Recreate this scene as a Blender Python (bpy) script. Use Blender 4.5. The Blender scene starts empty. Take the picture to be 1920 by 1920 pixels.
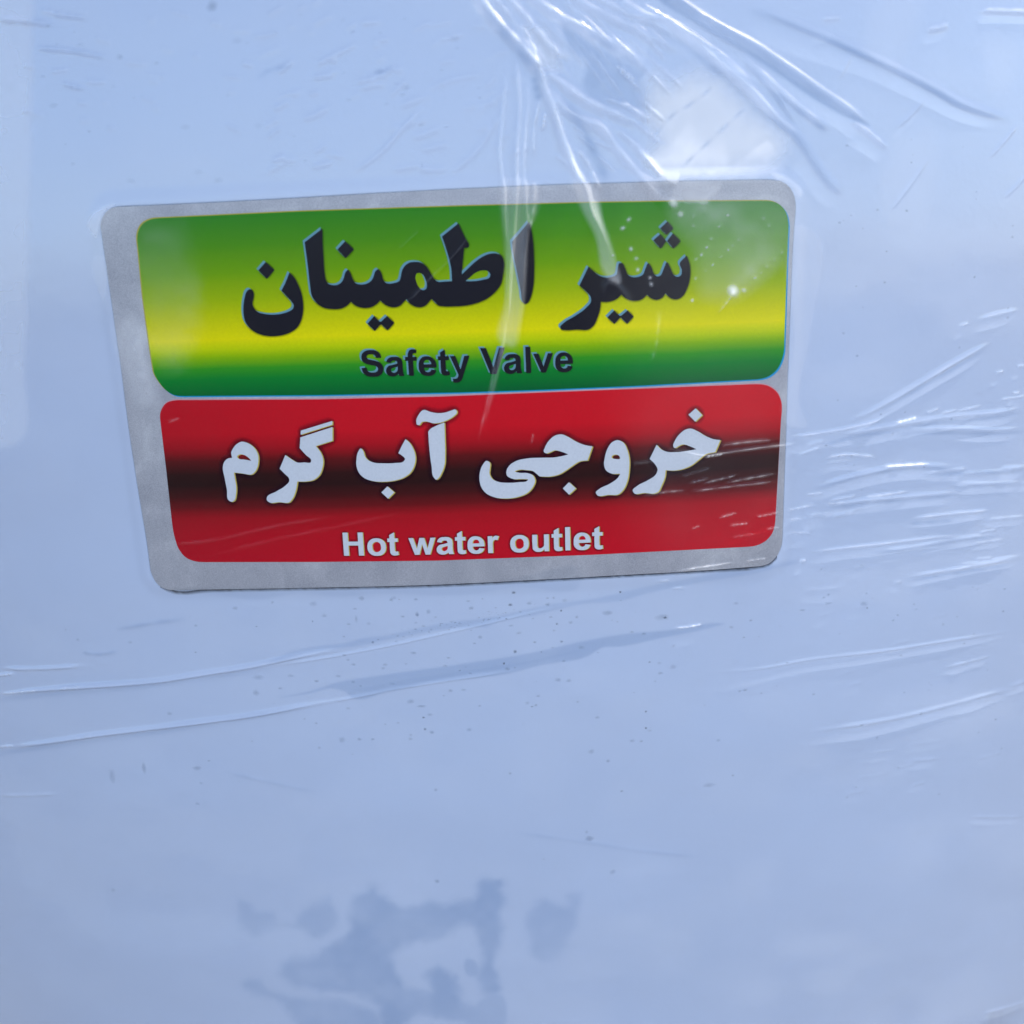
import bpy, bmesh, math, random
import numpy as np
from mathutils import Vector, Matrix

random.seed(7)
rng = np.random.default_rng(7)
SC = bpy.context.scene
COL = SC.collection
R_ = math.radians

# ------------------------------------------------------------------ camera
FPX = 1650.0                      # focal length in pixels of the 1920 px photograph
RT = 0.4525                       # radius of the tank; its front line stands at y = 0
cam_loc = Vector((0.0110, -0.15551, 0.01706))
cam_rot = (1.32986, 0.03347, 0.00199)
cd = bpy.data.cameras.new('camera')
cam = bpy.data.objects.new('camera', cd)
COL.objects.link(cam)
cam.location = cam_loc
cam.rotation_mode = 'XYZ'
cam.rotation_euler = cam_rot
cd.sensor_fit = 'HORIZONTAL'
cd.sensor_width = 36.0
cd.lens = 36.0 * FPX / 1920.0
cd.clip_start = 0.005
cd.clip_end = 400.0
cd.dof.use_dof = True
cd.dof.focus_distance = 0.163
cd.dof.aperture_fstop = 13.0
SC.camera = cam

# ------------------------------------------------------------------ sky, sun, exposure
SUN_EL = R_(66.0)
SUN_AZ = R_(90.0)                 # measured from +Y (behind the tank) towards +X
world = bpy.data.worlds.new('World')
SC.world = world
world.use_nodes = True
wn = world.node_tree
bg = wn.nodes['Background']
sky = wn.nodes.new('ShaderNodeTexSky')
sky.sky_type = 'NISHITA'
sky.sun_disc = False
sky.sun_elevation = SUN_EL
sky.sun_rotation = SUN_AZ
sky.air_density = 1.0
sky.dust_density = 2.5
sky.ozone_density = 1.2
wn.links.new(sky.outputs[0], bg.inputs[0])
bg.inputs[1].default_value = 0.12
sd = bpy.data.lights.new('sun', 'SUN')
sd.energy = 3.7
sd.angle = R_(0.53)
sd.color = (1.0, 0.965, 0.92)
sun = bpy.data.objects.new('sun', sd)
COL.objects.link(sun)
sdir = Vector((math.sin(SUN_AZ) * math.cos(SUN_EL), math.cos(SUN_AZ) * math.cos(SUN_EL), math.sin(SUN_EL)))
sun.rotation_euler = sdir.to_track_quat('Z', 'Y').to_euler()
sun.location = sdir * 5
SC.view_settings.view_transform = 'Standard'
SC.view_settings.look = 'None'
SC.view_settings.gamma = 1.0
SC.view_settings.use_curve_mapping = False
SC.view_settings.exposure = 1.95
SC.cycles.max_bounces = 14
SC.cycles.transparent_max_bounces = 24
SC.cycles.use_denoising = True

# ------------------------------------------------------------------ helpers
CAMM = np.array(Matrix.LocRotScale(None, cam.rotation_euler, None).to_3x3())
CAMP = np.array(cam_loc)

def at(p):
    """photo points -> (u, v) on the tank's skin: u metres round the tank, v metres up"""
    p = np.asarray(p, float)
    d = np.stack([(p[..., 0] - 960) / FPX, -(p[..., 1] - 960) / FPX, -np.ones(p.shape[:-1])], -1) @ CAMM.T
    ox, oy = CAMP[0], CAMP[1] - RT
    a = d[..., 0]**2 + d[..., 1]**2
    b = ox * d[..., 0] + oy * d[..., 1]
    c = ox * ox + oy * oy - RT * RT
    t = (-b - np.sqrt(np.maximum(b * b - a * c, 0))) / a
    X = CAMP + t[..., None] * d
    return np.stack([RT * np.arctan2(X[..., 0], RT - X[..., 1]), X[..., 2]], -1)

def wrap(u, v, h):
    """point h metres proud of the tank's skin"""
    r = RT + h
    return np.stack([r * np.sin(u / RT), RT - r * np.cos(u / RT), v + 0 * u], -1)

def tag(o, label=None, cat=None, group=None, kind=None):
    if label: o['label'] = label
    if cat: o['category'] = cat
    if group: o['group'] = group
    if kind: o['kind'] = kind
    return o

def link(name, me, mats, parent=None):
    o = bpy.data.objects.new(name, me)
    for m in (mats if isinstance(mats, (list, tuple)) else [mats]):
        me.materials.append(m)
    COL.objects.link(o)
    if parent:
        o.parent = parent
        o.matrix_parent_inverse = Matrix.Translation(-parent_origin(parent))
    return o

def parent_origin(p):
    v = Vector(p.location)
    while p.parent:
        p = p.parent
    return Vector(p.location)

def empty(name, loc):
    o = bpy.data.objects.new(name, None)
    o.empty_display_size = 0.02
    o.location = loc
    COL.objects.link(o)
    return o

class Mat:
    def __init__(self, name):
        self.m = bpy.data.materials.new(name)
        self.m.use_nodes = True
        self.t = self.m.node_tree
        self.t.nodes.clear()
        self.out = self.n('ShaderNodeOutputMaterial')
    def n(self, kind, **kw):
        x = self.t.nodes.new(kind)
        for k, v in kw.items():
            setattr(x, k, v)
        return x
    def l(self, a, b):
        self.t.links.new(a, b)
    def val(self, node, **kw):
        for k, v in kw.items():
            node.inputs[k.replace('_', ' ')].default_value = v
        return node
    def math(self, op, a, b=None, clamp=False):
        x = self.n('ShaderNodeMath', operation=op, use_clamp=clamp)
        for i, s in enumerate((a, b)):
            if s is None: continue
            if isinstance(s, (int, float)): x.inputs[i].default_value = s
            else: self.l(s, x.inputs[i])
        return x.outputs[0]
    def noise(self, scale, detail=3.0, rough=0.55, vec=None, dist=0.0):
        x = self.n('ShaderNodeTexNoise')
        x.inputs['Scale'].default_value = scale
        x.inputs['Detail'].default_value = detail
        x.inputs['Roughness'].default_value = rough
        x.inputs['Distortion'].default_value = dist
        if vec is None:
            vec = self.n('ShaderNodeTexCoord').outputs['Object']
        self.l(vec, x.inputs['Vector'])
        return x.outputs['Fac']
    def ramp(self, fac, stops, interp='LINEAR'):
        x = self.n('ShaderNodeValToRGB')
        x.color_ramp.interpolation = interp
        e = x.color_ramp.elements
        while len(e) < len(stops): e.new(0.5)
        for s, (p, c) in zip(e, stops):
            s.position = p
            s.color = (*c, 1) if len(c) == 3 else c
        self.l(fac, x.inputs[0])
        return x.outputs[0]
    def mixc(self, fac, a, b, mode='MIX'):
        x = self.n('ShaderNodeMix', data_type='RGBA', blend_type=mode)
        for s, i in ((fac, 0), (a, 6), (b, 7)):
            if isinstance(s, (int, float)): x.inputs[i].default_value = s
            elif isinstance(s, tuple): x.inputs[i].default_value = (*s, 1)
            else: self.l(s, x.inputs[i])
        return x.outputs[2]

def C(r, g, b):
    f = lambda x: x / 12.92 if x <= 0.04045 else ((x + 0.055) / 1.055) ** 2.4
    return (f(r / 255), f(g / 255), f(b / 255))

# ------------------------------------------------------------------ materials
def mat_ground():
    M = Mat('dark_asphalt')
    p = M.n('ShaderNodeBsdfPrincipled')
    c = M.ramp(M.noise(9, 6), [(0.3, (0.045, 0.042, 0.04)), (0.7, (0.065, 0.062, 0.058))])
    M.l(c, p.inputs['Base Color'])
    p.inputs['Roughness'].default_value = 0.95
    M.l(p.outputs[0], M.out.inputs[0])
    return M.m

def mat_enamel():
    M = Mat('white_enamel')
    p = M.n('ShaderNodeBsdfPrincipled')
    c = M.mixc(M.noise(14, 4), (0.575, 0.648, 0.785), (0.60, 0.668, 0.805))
    M.l(c, p.inputs['Base Color'])
    r = M.n('ShaderNodeMapRange')
    M.l(M.noise(60, 4), r.inputs[0])
    r.inputs[3].default_value = 0.10
    r.inputs[4].default_value = 0.2
    M.l(r.outputs[0], p.inputs['Roughness'])
    b = M.n('ShaderNodeBump')
    b.inputs['Strength'].default_value = 0.05
    b.inputs['Distance'].default_value = 0.0004
    M.l(M.noise(900, 2), b.inputs['Height'])
    M.l(b.outputs[0], p.inputs['Normal'])
    M.l(p.outputs[0], M.out.inputs[0])
    return M.m

def mat_silver():
    M = Mat('silver_sticker_stock')
    p = M.n('ShaderNodeBsdfPrincipled')
    cloud = M.noise(70, 6, 0.62, dist=0.8)
    c = M.ramp(cloud, [(0.35, (0.36, 0.35, 0.385)), (0.54, (0.48, 0.465, 0.49)), (0.68, (0.66, 0.645, 0.65))])
    grain = M.noise(5200, 1)
    c2 = M.mixc(0.35, c, M.ramp(grain, [(0.35, (0.32, 0.31, 0.32)), (0.65, (0.62, 0.62, 0.62))]))
    M.l(c2, p.inputs['Base Color'])
    p.inputs['Metallic'].default_value = 0.25
    p.inputs['Roughness'].default_value = 0.42
    M.l(p.outputs[0], M.out.inputs[0])
    return M.m

def uvt(M):
    uv = M.n('ShaderNodeUVMap')
    uv.uv_map = 'UVMap'
    s = M.n('ShaderNodeSeparateXYZ')
    M.l(uv.outputs[0], s.inputs[0])
    return s

def finish_print(M, col, rough=0.3):
    p = M.n('ShaderNodeBsdfPrincipled')
    g = M.noise(2600, 2)
    v = M.ramp(g, [(0.3, (0.93, 0.93, 0.93)), (0.7, (1.0, 1.0, 1.0))])
    if isinstance(col, tuple):
        c = M.mixc(1.0, col, v, 'MULTIPLY')
    else:
        c = M.mixc(1.0, col, v, 'MULTIPLY')
    M.l(c, p.inputs['Base Color'])
    p.inputs['Specular IOR Level'].default_value = 0.07
    p.inputs['Roughness'].default_value = rough
    M.l(p.outputs[0], M.out.inputs[0])
    return M.m

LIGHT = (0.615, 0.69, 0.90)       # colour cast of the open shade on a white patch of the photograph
def alb(r, g, b, k=0.98):
    c = C(r, g, b)
    return tuple(min(0.95, k * c[i] / LIGHT[i]) for i in range(3))

def mat_green():
    M = Mat('green_yellow_print')
    s = uvt(M)
    wob = M.math('MULTIPLY', M.math('SUBTRACT', M.noise(40, 2), 0.5), 0.02)
    t = M.math('ADD', s.outputs[1], wob)
    stops = [(0.0, (0, 88, 48)), (0.05, (0, 100, 44)), (0.115, (4, 116, 44)), (0.175, (44, 136, 30)), (0.235, (120, 165, 2)),
             (0.28, (170, 188, 0)), (0.335, (202, 200, 0)), (0.40, (188, 190, 0)), (0.55, (140, 166, 0)),
             (0.695, (98, 146, 2)), (0.84, (66, 130, 14)), (1.0, (38, 118, 28))]
    col = M.ramp(t, [(p, alb(*c)) for p, c in stops], 'LINEAR')
    return finish_print(M, col)

def mat_red():
    M = Mat('red_black_print')
    s = uvt(M)
    t = M.math('ADD', s.outputs[1], M.math('MULTIPLY', M.math('SUBTRACT', M.noise(40, 2), 0.5), 0.015))
    stops = [(0.0, (170, 13, 36)), (0.2, (162, 15, 34)), (0.29, (150, 16, 31)), (0.355, (98, 17, 25)), (0.42, (62, 16, 21)), (0.49, (37, 14, 18)),
             (0.555, (42, 15, 19)), (0.637, (84, 17, 23)), (0.72, (154, 15, 31)), (0.80, (178, 15, 34)), (1.0, (180, 16, 36))]
    col = M.ramp(t, [(p, alb(*c)) for p, c in stops])
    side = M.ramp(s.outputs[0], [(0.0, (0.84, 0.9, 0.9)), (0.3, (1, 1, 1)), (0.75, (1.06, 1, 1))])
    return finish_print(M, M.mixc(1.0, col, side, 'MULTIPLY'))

def mat_flat(name, col, rough=0.3):
    return finish_print(Mat(name), col, rough)

def mat_fade(name, col):
    """soft printed halo: full next to the letter, gone at its outer edge"""
    M = Mat(name)
    a = M.n('ShaderNodeAttribute', attribute_name='fade')
    d = M.n('ShaderNodeBsdfDiffuse')
    d.inputs[0].default_value = (*col, 1)
    t = M.n('ShaderNodeBsdfTransparent')
    x = M.n('ShaderNodeMixShader')
    M.l(a.outputs['Fac'], x.inputs[0])
    M.l(t.outputs[0], x.inputs[1])
    M.l(d.outputs[0], x.inputs[2])
    M.l(x.outputs[0], M.out.inputs[0])
    return M.m

def mat_film():
    M = Mat('clear_plastic_film')
    cl = M.n('ShaderNodeAttribute', attribute_name='cling_shade').outputs['Fac']  # contact bands of the film, and painted dark flanks of folds
    mk = M.n('ShaderNodeAttribute', attribute_name='milk_glare').outputs['Fac']  # stress whitening, and glints and reflections painted white
    # both faces of a thin sheet reflect the same from either side
    ge = M.n('ShaderNodeNewGeometry')
    dp = M.n('ShaderNodeVectorMath', operation='DOT_PRODUCT')
    M.l(ge.outputs['Normal'], dp.inputs[0]); M.l(ge.outputs['Incoming'], dp.inputs[1])
    g = M.math('SUBTRACT', 1.0, M.math('ABSOLUTE', dp.outputs['Value']), clamp=True)
    bd = M.n('ShaderNodeAttribute', attribute_name='bond').outputs['Fac']
    flat = M.math('MULTIPLY', 0.055, M.math('SUBTRACT', 1.0, M.math('MULTIPLY', M.math('MAXIMUM', cl, bd), 0.92)))
    refl = M.math('ADD', flat, M.math('MULTIPLY', M.math('POWER', g, 2.5), 0.95), clamp=True)
    gl = M.n('ShaderNodeBsdfGlossy')
    gl.inputs['Roughness'].default_value = 0.11
    tr = M.n('ShaderNodeBsdfTransparent')
    body = M.mixc(M.math('MULTIPLY', g, 1.3, clamp=True), (0.985, 0.985, 0.985), (0.72, 0.75, 0.79))
    M.l(M.mixc(1.0, body, M.mixc(cl, (1.0, 1.0, 1.0), (0.735, 0.79, 0.85)), 'MULTIPLY'), tr.inputs[0])
    a = M.n('ShaderNodeMixShader')
    M.l(refl, a.inputs[0]); M.l(tr.outputs[0], a.inputs[1]); M.l(gl.outputs[0], a.inputs[2])
    df = M.n('ShaderNodeBsdfDiffuse'); df.inputs[0].default_value = (0.94, 0.94, 0.93, 1)
    tl = M.n('ShaderNodeBsdfTranslucent'); tl.inputs[0].default_value = (0.94, 0.94, 0.93, 1)
    dt = M.n('ShaderNodeMixShader'); dt.inputs[0].default_value = 0.2
    M.l(df.outputs[0], dt.inputs[1]); M.l(tl.outputs[0], dt.inputs[2])
    x = M.n('ShaderNodeMixShader')
    M.l(M.math('MULTIPLY', mk, 1.0, clamp=True), x.inputs[0])
    M.l(a.outputs[0], x.inputs[1]); M.l(dt.outputs[0], x.inputs[2])
    M.l(x.outputs[0], M.out.inputs[0])
    return M.m

def mat_speck(name, col, alpha):
    M = Mat(name)
    d = M.n('ShaderNodeBsdfDiffuse'); d.inputs[0].default_value = (*col, 1)
    t = M.n('ShaderNodeBsdfTransparent')
    x = M.n('ShaderNodeMixShader')
    M.l(M.math('MULTIPLY', M.n('ShaderNodeAttribute', attribute_name='thick').outputs['Fac'], alpha), x.inputs[0])
    M.l(t.outputs[0], x.inputs[1]); M.l(d.outputs[0], x.inputs[2])
    M.l(x.outputs[0], M.out.inputs[0])
    return M.m

# ------------------------------------------------------------------ ground and tank
Z0, Z1 = -0.95, 0.50
bm = bmesh.new()
bmesh.ops.create_grid(bm, x_segments=40, y_segments=40, size=120)
for v in bm.verts: v.co.z = Z0 - 0.06
me = bpy.data.meshes.new('ground'); bm.to_mesh(me); bm.free()
tag(link('ground', me, mat_ground()), 'dark asphalt yard the water heater stands on', kind='structure')

heater = empty('water_heater', (0, RT, Z0))
tag(heater, 'round white enamelled water heater behind the wrinkled plastic film', 'water heater')
enamel = mat_enamel()
def ring_mesh(name, prof, n=720):
    """lathe a (radius, height) profile round the tank's axis"""
    vs, fs = [], []
    for r, z in prof:
        for i in range(n):
            a = 2 * math.pi * i / n
            vs.append((r * math.sin(a), RT - r * math.cos(a), z))
    for k in range(len(prof) - 1):
        for i in range(n):
            j = (i + 1) % n
            fs.append((k * n + i, k * n + j, (k + 1) * n + j, (k + 1) * n + i))
    me = bpy.data.meshes.new(name)
    me.from_pydata(vs, [], fs)
    me.polygons.foreach_set('use_smooth', [True] * len(fs))
    me.update()
    return me
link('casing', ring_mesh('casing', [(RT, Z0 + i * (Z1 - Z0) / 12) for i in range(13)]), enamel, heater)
link('lid', ring_mesh('lid', [(RT + 0.004, Z1 - 0.03), (RT + 0.004, Z1 + 0.002), (RT - 0.004, Z1 + 0.012), (RT * 0.7, Z1 + 0.035), (0.001, Z1 + 0.05)], 180), enamel, heater)
link('base', ring_mesh('base', [(0.001, Z0 - 0.06), (RT - 0.03, Z0 - 0.06), (RT - 0.03, Z0 + 0.001), (0.001, Z0 + 0.002)], 180), mat_flat('dark_base_plastic', (0.03, 0.03, 0.035), 0.6), heater)

# ------------------------------------------------------------------ sticker
MM = 0.001
def catmull(pts, closed=True, step=0.35 * MM, corner=None):
    """smooth a polyline of (u, v); indices in corner stay sharp"""
    pts = np.asarray(pts, float)
    n = len(pts)
    corner = corner or [False] * n
    out = []
    for i in range(n if closed else n - 1):
        p1, p2 = pts[i], pts[(i + 1) % n]
        p0 = pts[i - 1] if (closed or i > 0) else p1
        p3 = pts[(i + 2) % n] if (closed or i + 2 < n) else p2
        if corner[i]: p0 = p1 - (p2 - p1) * 0.6
        if corner[(i + 1) % n]: p3 = p2 + (p2 - p1) * 0.6
        L = np.linalg.norm(p2 - p1)
        k = max(1, int(math.ceil(L / step)))
        # chord-length parametrised tangents keep uneven points from overshooting
        l0 = max(np.linalg.norm(p1 - p0), 1e-9); l2 = max(np.linalg.norm(p3 - p2), 1e-9)
        m1 = ((p1 - p0) / l0 * L + (p2 - p1)) * L / (L + l0) if not corner[i] else (p2 - p1)
        m1 = (L * (p1 - p0) / l0 * L + l0 * (p2 - p1)) / (L + l0) if not corner[i] else (p2 - p1)
        m2 = (L * (p3 - p2) / l2 * L + l2 * (p2 - p1)) / (L + l2) if not corner[(i + 1) % n] else (p2 - p1)
        for j in range(k):
            t = j / k
            out.append((2*t**3 - 3*t**2 + 1) * p1 + (t**3 - 2*t**2 + t) * m1 + (-2*t**3 + 3*t**2) * p2 + (t**3 - t**2) * m2)
    if not closed: out.append(pts[-1])
    return np.array(out)

def fill(loops, step=2.0 * MM):
    """triangulated flat region in (u, v), cut in strips so that it can follow the round tank"""
    bm = bmesh.new()
    edges = []
    for lp in loops:
        vs = [bm.verts.new((p[0], p[1], 0)) for p in lp]
        for i in range(len(vs)):
            edges.append(bm.edges.new((vs[i], vs[(i + 1) % len(vs)])))
    bmesh.ops.triangle_fill(bm, use_beauty=True, use_dissolve=False, edges=edges)
    u0 = min(p[0] for p in loops[0]); u1 = max(p[0] for p in loops[0])
    k = math.floor(u0 / step) + 1
    while k * step < u1:
        bmesh.ops.bisect_plane(bm, geom=bm.verts[:] + bm.edges[:] + bm.faces[:], plane_co=(k * step, 0, 0), plane_no=(1, 0, 0))
        k += 1
    bm.verts.index_update()
    v = np.array([x.co[:] for x in bm.verts])[:, :2]
    f = []
    for x in bm.faces:
        idx = [w.index for w in x.verts]
        a = sum(v[idx[i]][0] * v[idx[(i + 1) % len(idx)]][1] - v[idx[(i + 1) % len(idx)]][0] * v[idx[i]][1] for i in range(len(idx)))
        f.append(idx if a > 0 else idx[::-1])
    bm.free()
    return v, f

def build(name, pieces, mats, parent, uvbox=None, fades=None):
    """pieces: (verts uv, faces, height, material slot, fade values or None)"""
    V, F, S, FD, off = [], [], [], [], 0
    UVS = []
    for (v, f, h, slot, fd) in pieces:
        hh = np.full(len(v), h) if np.isscalar(h) else h
        V.append(wrap(v[:, 0], v[:, 1], hh))
        UVS.append(v)
        F += [[i + off for i in x] for x in f]
        S += [slot] * len(f)
        FD.append(np.ones(len(v)) if fd is None else fd)
        off += len(v)
    V = np.concatenate(V); UVS = np.concatenate(UVS); FD = np.concatenate(FD)
    me = bpy.data.meshes.new(name)
    me.from_pydata(V.tolist(), [], F)
    me.update()
    a = me.attributes.new('fade', 'FLOAT', 'POINT')
    a.data.foreach_set('value', FD.astype(np.float32))
    lay = me.uv_layers.new(name='UVMap')
    b = uvbox or (UVS[:, 0].min(), UVS[:, 0].max(), UVS[:, 1].min(), UVS[:, 1].max())
    li = np.empty(len(me.loops), dtype=np.int32)
    me.loops.foreach_get('vertex_index', li)
    q = np.stack([(UVS[li, 0] - b[0]) / (b[1] - b[0]), (UVS[li, 1] - b[2]) / (b[3] - b[2])], -1)
    lay.data.foreach_set('uv', q.astype(np.float32).ravel())
    o = link(name, me, mats, parent)
    me.polygons.foreach_set('material_index', S)
    return o

sticker = empty('sticker', tuple(wrap(np.array(0.0), np.array(0.0), 0.0).tolist()))
tag(sticker, 'silver sticker with a green Safety Valve half over a red Hot water outlet half', 'sticker')

BACK = [(232,388),(400,380.5),(524.6,374),(700,363.5),(860,355),(1050,347),(1257,341),(1440,337.8),(1453,339),(1467.5,342.5),(1480.6,353.5),(1488,368),(1490.5,386),
        (1488,415),(1485,458),(1481.5,539),(1474.8,721),(1472,820),(1468.5,918.8),(1466,999),(1463.5,1024),(1454.7,1043),(1440.6,1056),(1421,1061.2),(1340,1067.5),
        (1257,1072.7),(1148,1078.5),(1089,1082),(920,1091),(820,1095.6),(700,1099),(524.6,1102.3),(400,1104.5),(330,1105.5),(315,1104.5),(298.6,1096.5),(285.8,1075.6),(281,1045),
        (276,1010),(258.4,904),(243.9,809.4),(228,684.6),(207,538.8),(192.5,440),(190.5,416),(195,404.8),(204.6,393.8),(217,389)]
GREEN = [(306,409),(560,397),(860,387),(1100,380.5),(1257,378),(1430,376.8),(1453,379.8),(1464.6,387),(1473.3,400),(1477,418),(1476.5,444),(1474,509.6),(1472,568),(1469.5,640),
         (1468.5,660),(1464,677),(1454.4,694),(1440,705.5),(1418,711),(1184.6,723.6),(1020,730.5),(860,735.6),(597.5,740.5),(345,742.3),(328,740.5),(313,732),(300.4,717.4),(289.5,697),
         (282,650),(269.4,557),(260.5,466),(259,443),(261.5,432),(269,420),(281.7,412.5)]
RED = [(335,750),(600,748.5),(820,743.5),(1111.7,732),(1410,720.3),(1440,723.7),(1457,737),(1464,754.7),(1463,791),(1458,882),(1452.6,977),(1447,999),(1436,1012.5),(1418,1022),
       (1395,1025),(1111.7,1039.5),(820,1050.5),(600,1053),(385,1053.3),(368,1052),(349.6,1044.5),(336,1028),(329,1008),(323.5,978),(313,882),(302.5,795),(302,773),(311,757)]
def densify(pts, m=42.0):
    """extra points on the long straight runs, so that only the corners are rounded"""
    out = []
    for i, p in enumerate(pts):
        q = pts[(i + 1) % len(pts)]
        L = math.hypot(q[0] - p[0], q[1] - p[1])
        k = max(1, int(math.ceil(L / m)))
        if k > 1:                                   # short first and last steps next to a corner
            ts = [0.0] + [min(0.5, 8.0 / L)] + [j / k for j in range(1, k)] + [max(0.5, 1 - 8.0 / L)]
            ts = sorted(set(ts))
        else:
            ts = [0.0]
        out += [(p[0] + (q[0] - p[0]) * t, p[1] + (q[1] - p[1]) * t) for t in ts]
    return out
BACK, GREEN, RED = densify(BACK), densify(GREEN), densify(RED)
H_BACK, H_FIELD, H_HALO, H_EDGE, H_INK = 0.22 * MM, 0.24 * MM, 0.25 * MM, 0.26 * MM, 0.275 * MM

silver = mat_silver()
lp = catmull(at(BACK), step=0.6 * MM)
v, f = fill([lp], 1.0 * MM)
n = len(lp)
side_v = np.concatenate([lp, lp])
ctr = lp.mean(0)
skirt = lp + (lp - ctr) / np.linalg.norm(lp - ctr, axis=1)[:, None] * 0.05 * MM
side_v = np.concatenate([lp, skirt])
area = 0.5 * np.sum(lp[:, 0] * np.roll(lp[:, 1], -1) - np.roll(lp[:, 0], -1) * lp[:, 1])
side_f = [[i, (i + 1) % n, n + (i + 1) % n, n + i] if area < 0 else [n + i, n + (i + 1) % n, (i + 1) % n, i] for i in range(n)]
side_h = np.concatenate([np.full(n, H_BACK), np.full(n, 0.0)])
cut_edge = mat_flat('grey_cut_edge', (0.16, 0.155, 0.16), 0.6)
build('backing', [(v, f, H_BACK, 0, None), (side_v, side_f, side_h, 1, None)], [silver, cut_edge], sticker)

def halo(lp, width, a0):
    """soft ring outside a loop"""
    area = 0.5 * np.sum(lp[:, 0] * np.roll(lp[:, 1], -1) - np.roll(lp[:, 0], -1) * lp[:, 1])
    e = np.roll(lp, -1, 0) - np.roll(lp, 1, 0)
    nrm = np.stack([e[:, 1], -e[:, 0]], -1) * (1 if area > 0 else -1)
    nrm /= np.linalg.norm(nrm, axis=1)[:, None] + 1e-12
    # relax the offset so that inner corners do not cross
    off = lp + nrm * width
    for _ in range(4):
        off = 0.5 * off + 0.25 * (np.roll(off, 1, 0) + np.roll(off, -1, 0))
    n = len(lp)
    v = np.concatenate([lp - nrm * 0.02 * MM, off])
    f = [[i, (i + 1) % n, n + (i + 1) % n, n + i] for i in range(n)]
    if area > 0: f = [x[::-1] for x in f]
    return v, f, np.concatenate([np.full(n, a0), np.zeros(n)])

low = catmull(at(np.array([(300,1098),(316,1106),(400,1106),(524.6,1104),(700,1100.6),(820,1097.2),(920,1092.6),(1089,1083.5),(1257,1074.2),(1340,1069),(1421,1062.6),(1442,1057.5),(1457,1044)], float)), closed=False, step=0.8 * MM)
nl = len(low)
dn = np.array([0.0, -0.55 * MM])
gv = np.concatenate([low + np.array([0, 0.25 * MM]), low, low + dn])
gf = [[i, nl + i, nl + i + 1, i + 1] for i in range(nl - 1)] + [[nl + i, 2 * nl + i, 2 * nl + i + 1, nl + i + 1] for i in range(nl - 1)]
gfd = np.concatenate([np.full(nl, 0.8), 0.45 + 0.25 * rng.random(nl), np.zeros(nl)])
build('lower_shadow', [(gv, gf, 0.02 * MM, 0, gfd)], [mat_fade('grey_shadow', (0.07, 0.075, 0.085))], sticker)  # shadow below the sticker's lower edge, painted as a dark ribbon

rim = catmull(at(np.array(BACK)), step=0.8 * MM)  # edge shade round the sticker, painted as a soft dark ring
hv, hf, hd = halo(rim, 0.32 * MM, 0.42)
build('edge_shade', [(hv, hf, 0.012 * MM, 0, hd)], [mat_fade('brownish_edge_shade', (0.10, 0.09, 0.085))], sticker)['label'] = 'thin line of painted shade round the sticker edge'

def field(name, outline, mat, edge, shift, label):
    lp = catmull(at(outline), step=0.6 * MM)
    v, f = fill([lp], 1.0 * MM)
    sh = at(np.array(outline) + np.array(shift))
    v2, f2 = fill([catmull(sh, step=0.6 * MM)], 1.0 * MM)
    o = build(name, [(v2, f2, H_FIELD - 0.01 * MM, 1, None), (v, f, H_FIELD, 0, None)], [mat, edge], sticker,
              (lp[:, 0].min(), lp[:, 0].max(), lp[:, 1].min(), lp[:, 1].max()))
    o['label'] = label
    return o
field_green = field('printed_field', GREEN, mat_green(), mat_flat('yellow_register_edge', (0.5, 0.42, 0.06)), (-2.5, -2.0), 'green to yellow printed half of the sticker')
cyan_edge = mat_flat('cyan_register_edge', (0.02, 0.35, 0.62))
lpg = catmull(at(np.array(GREEN) + np.array((2.6, 2.4))), step=0.6 * MM)
v, f = fill([lpg], 1.0 * MM)
build('register_edge', [(v, f, H_FIELD - 0.013 * MM, 0, None)], [cyan_edge], sticker)
field_red = field('printed_field', RED, mat_red(), mat_flat('pink_register_edge', (0.72, 0.34, 0.36)), (0.6, -2.0), 'red printed half of the sticker with a black band')

# --- lettering, outlines drawn by eye; 'c' marks a sharp corner, z() sets the frame they were drawn in
def z(x0, y0, k, pts):
    return [(x0 + p[0] / k, y0 + p[1] / k) + tuple(p[2:]) for p in pts]
c = 1
D = 1
dark_shapes = []
dark_shapes.append([z(440,460,10.667,[(305,880),(255,920),(210,1050),(188,1200),(190,1380),(225,1530),(310,1650),(430,1740),(600,1800),(780,1815),(960,1795),(1130,1735),(1260,1640),(1340,1490),(1375,1320),(1375,1150),(1340,950),(1270,770),(1190,630),(1105,545,c),(1000,800),(945,905,c),(1050,1020),(1150,1130),(1188,1195),(1178,1260),(1115,1310),(980,1360),(780,1385),(600,1370),(480,1335),(405,1265),(368,1180),(385,1060),(395,980),(365,900)])])
dark_shapes.append([z(440,460,10.667,[(630,335,c),(805,490,c),(655,670,c),(485,500,c)])])
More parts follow.
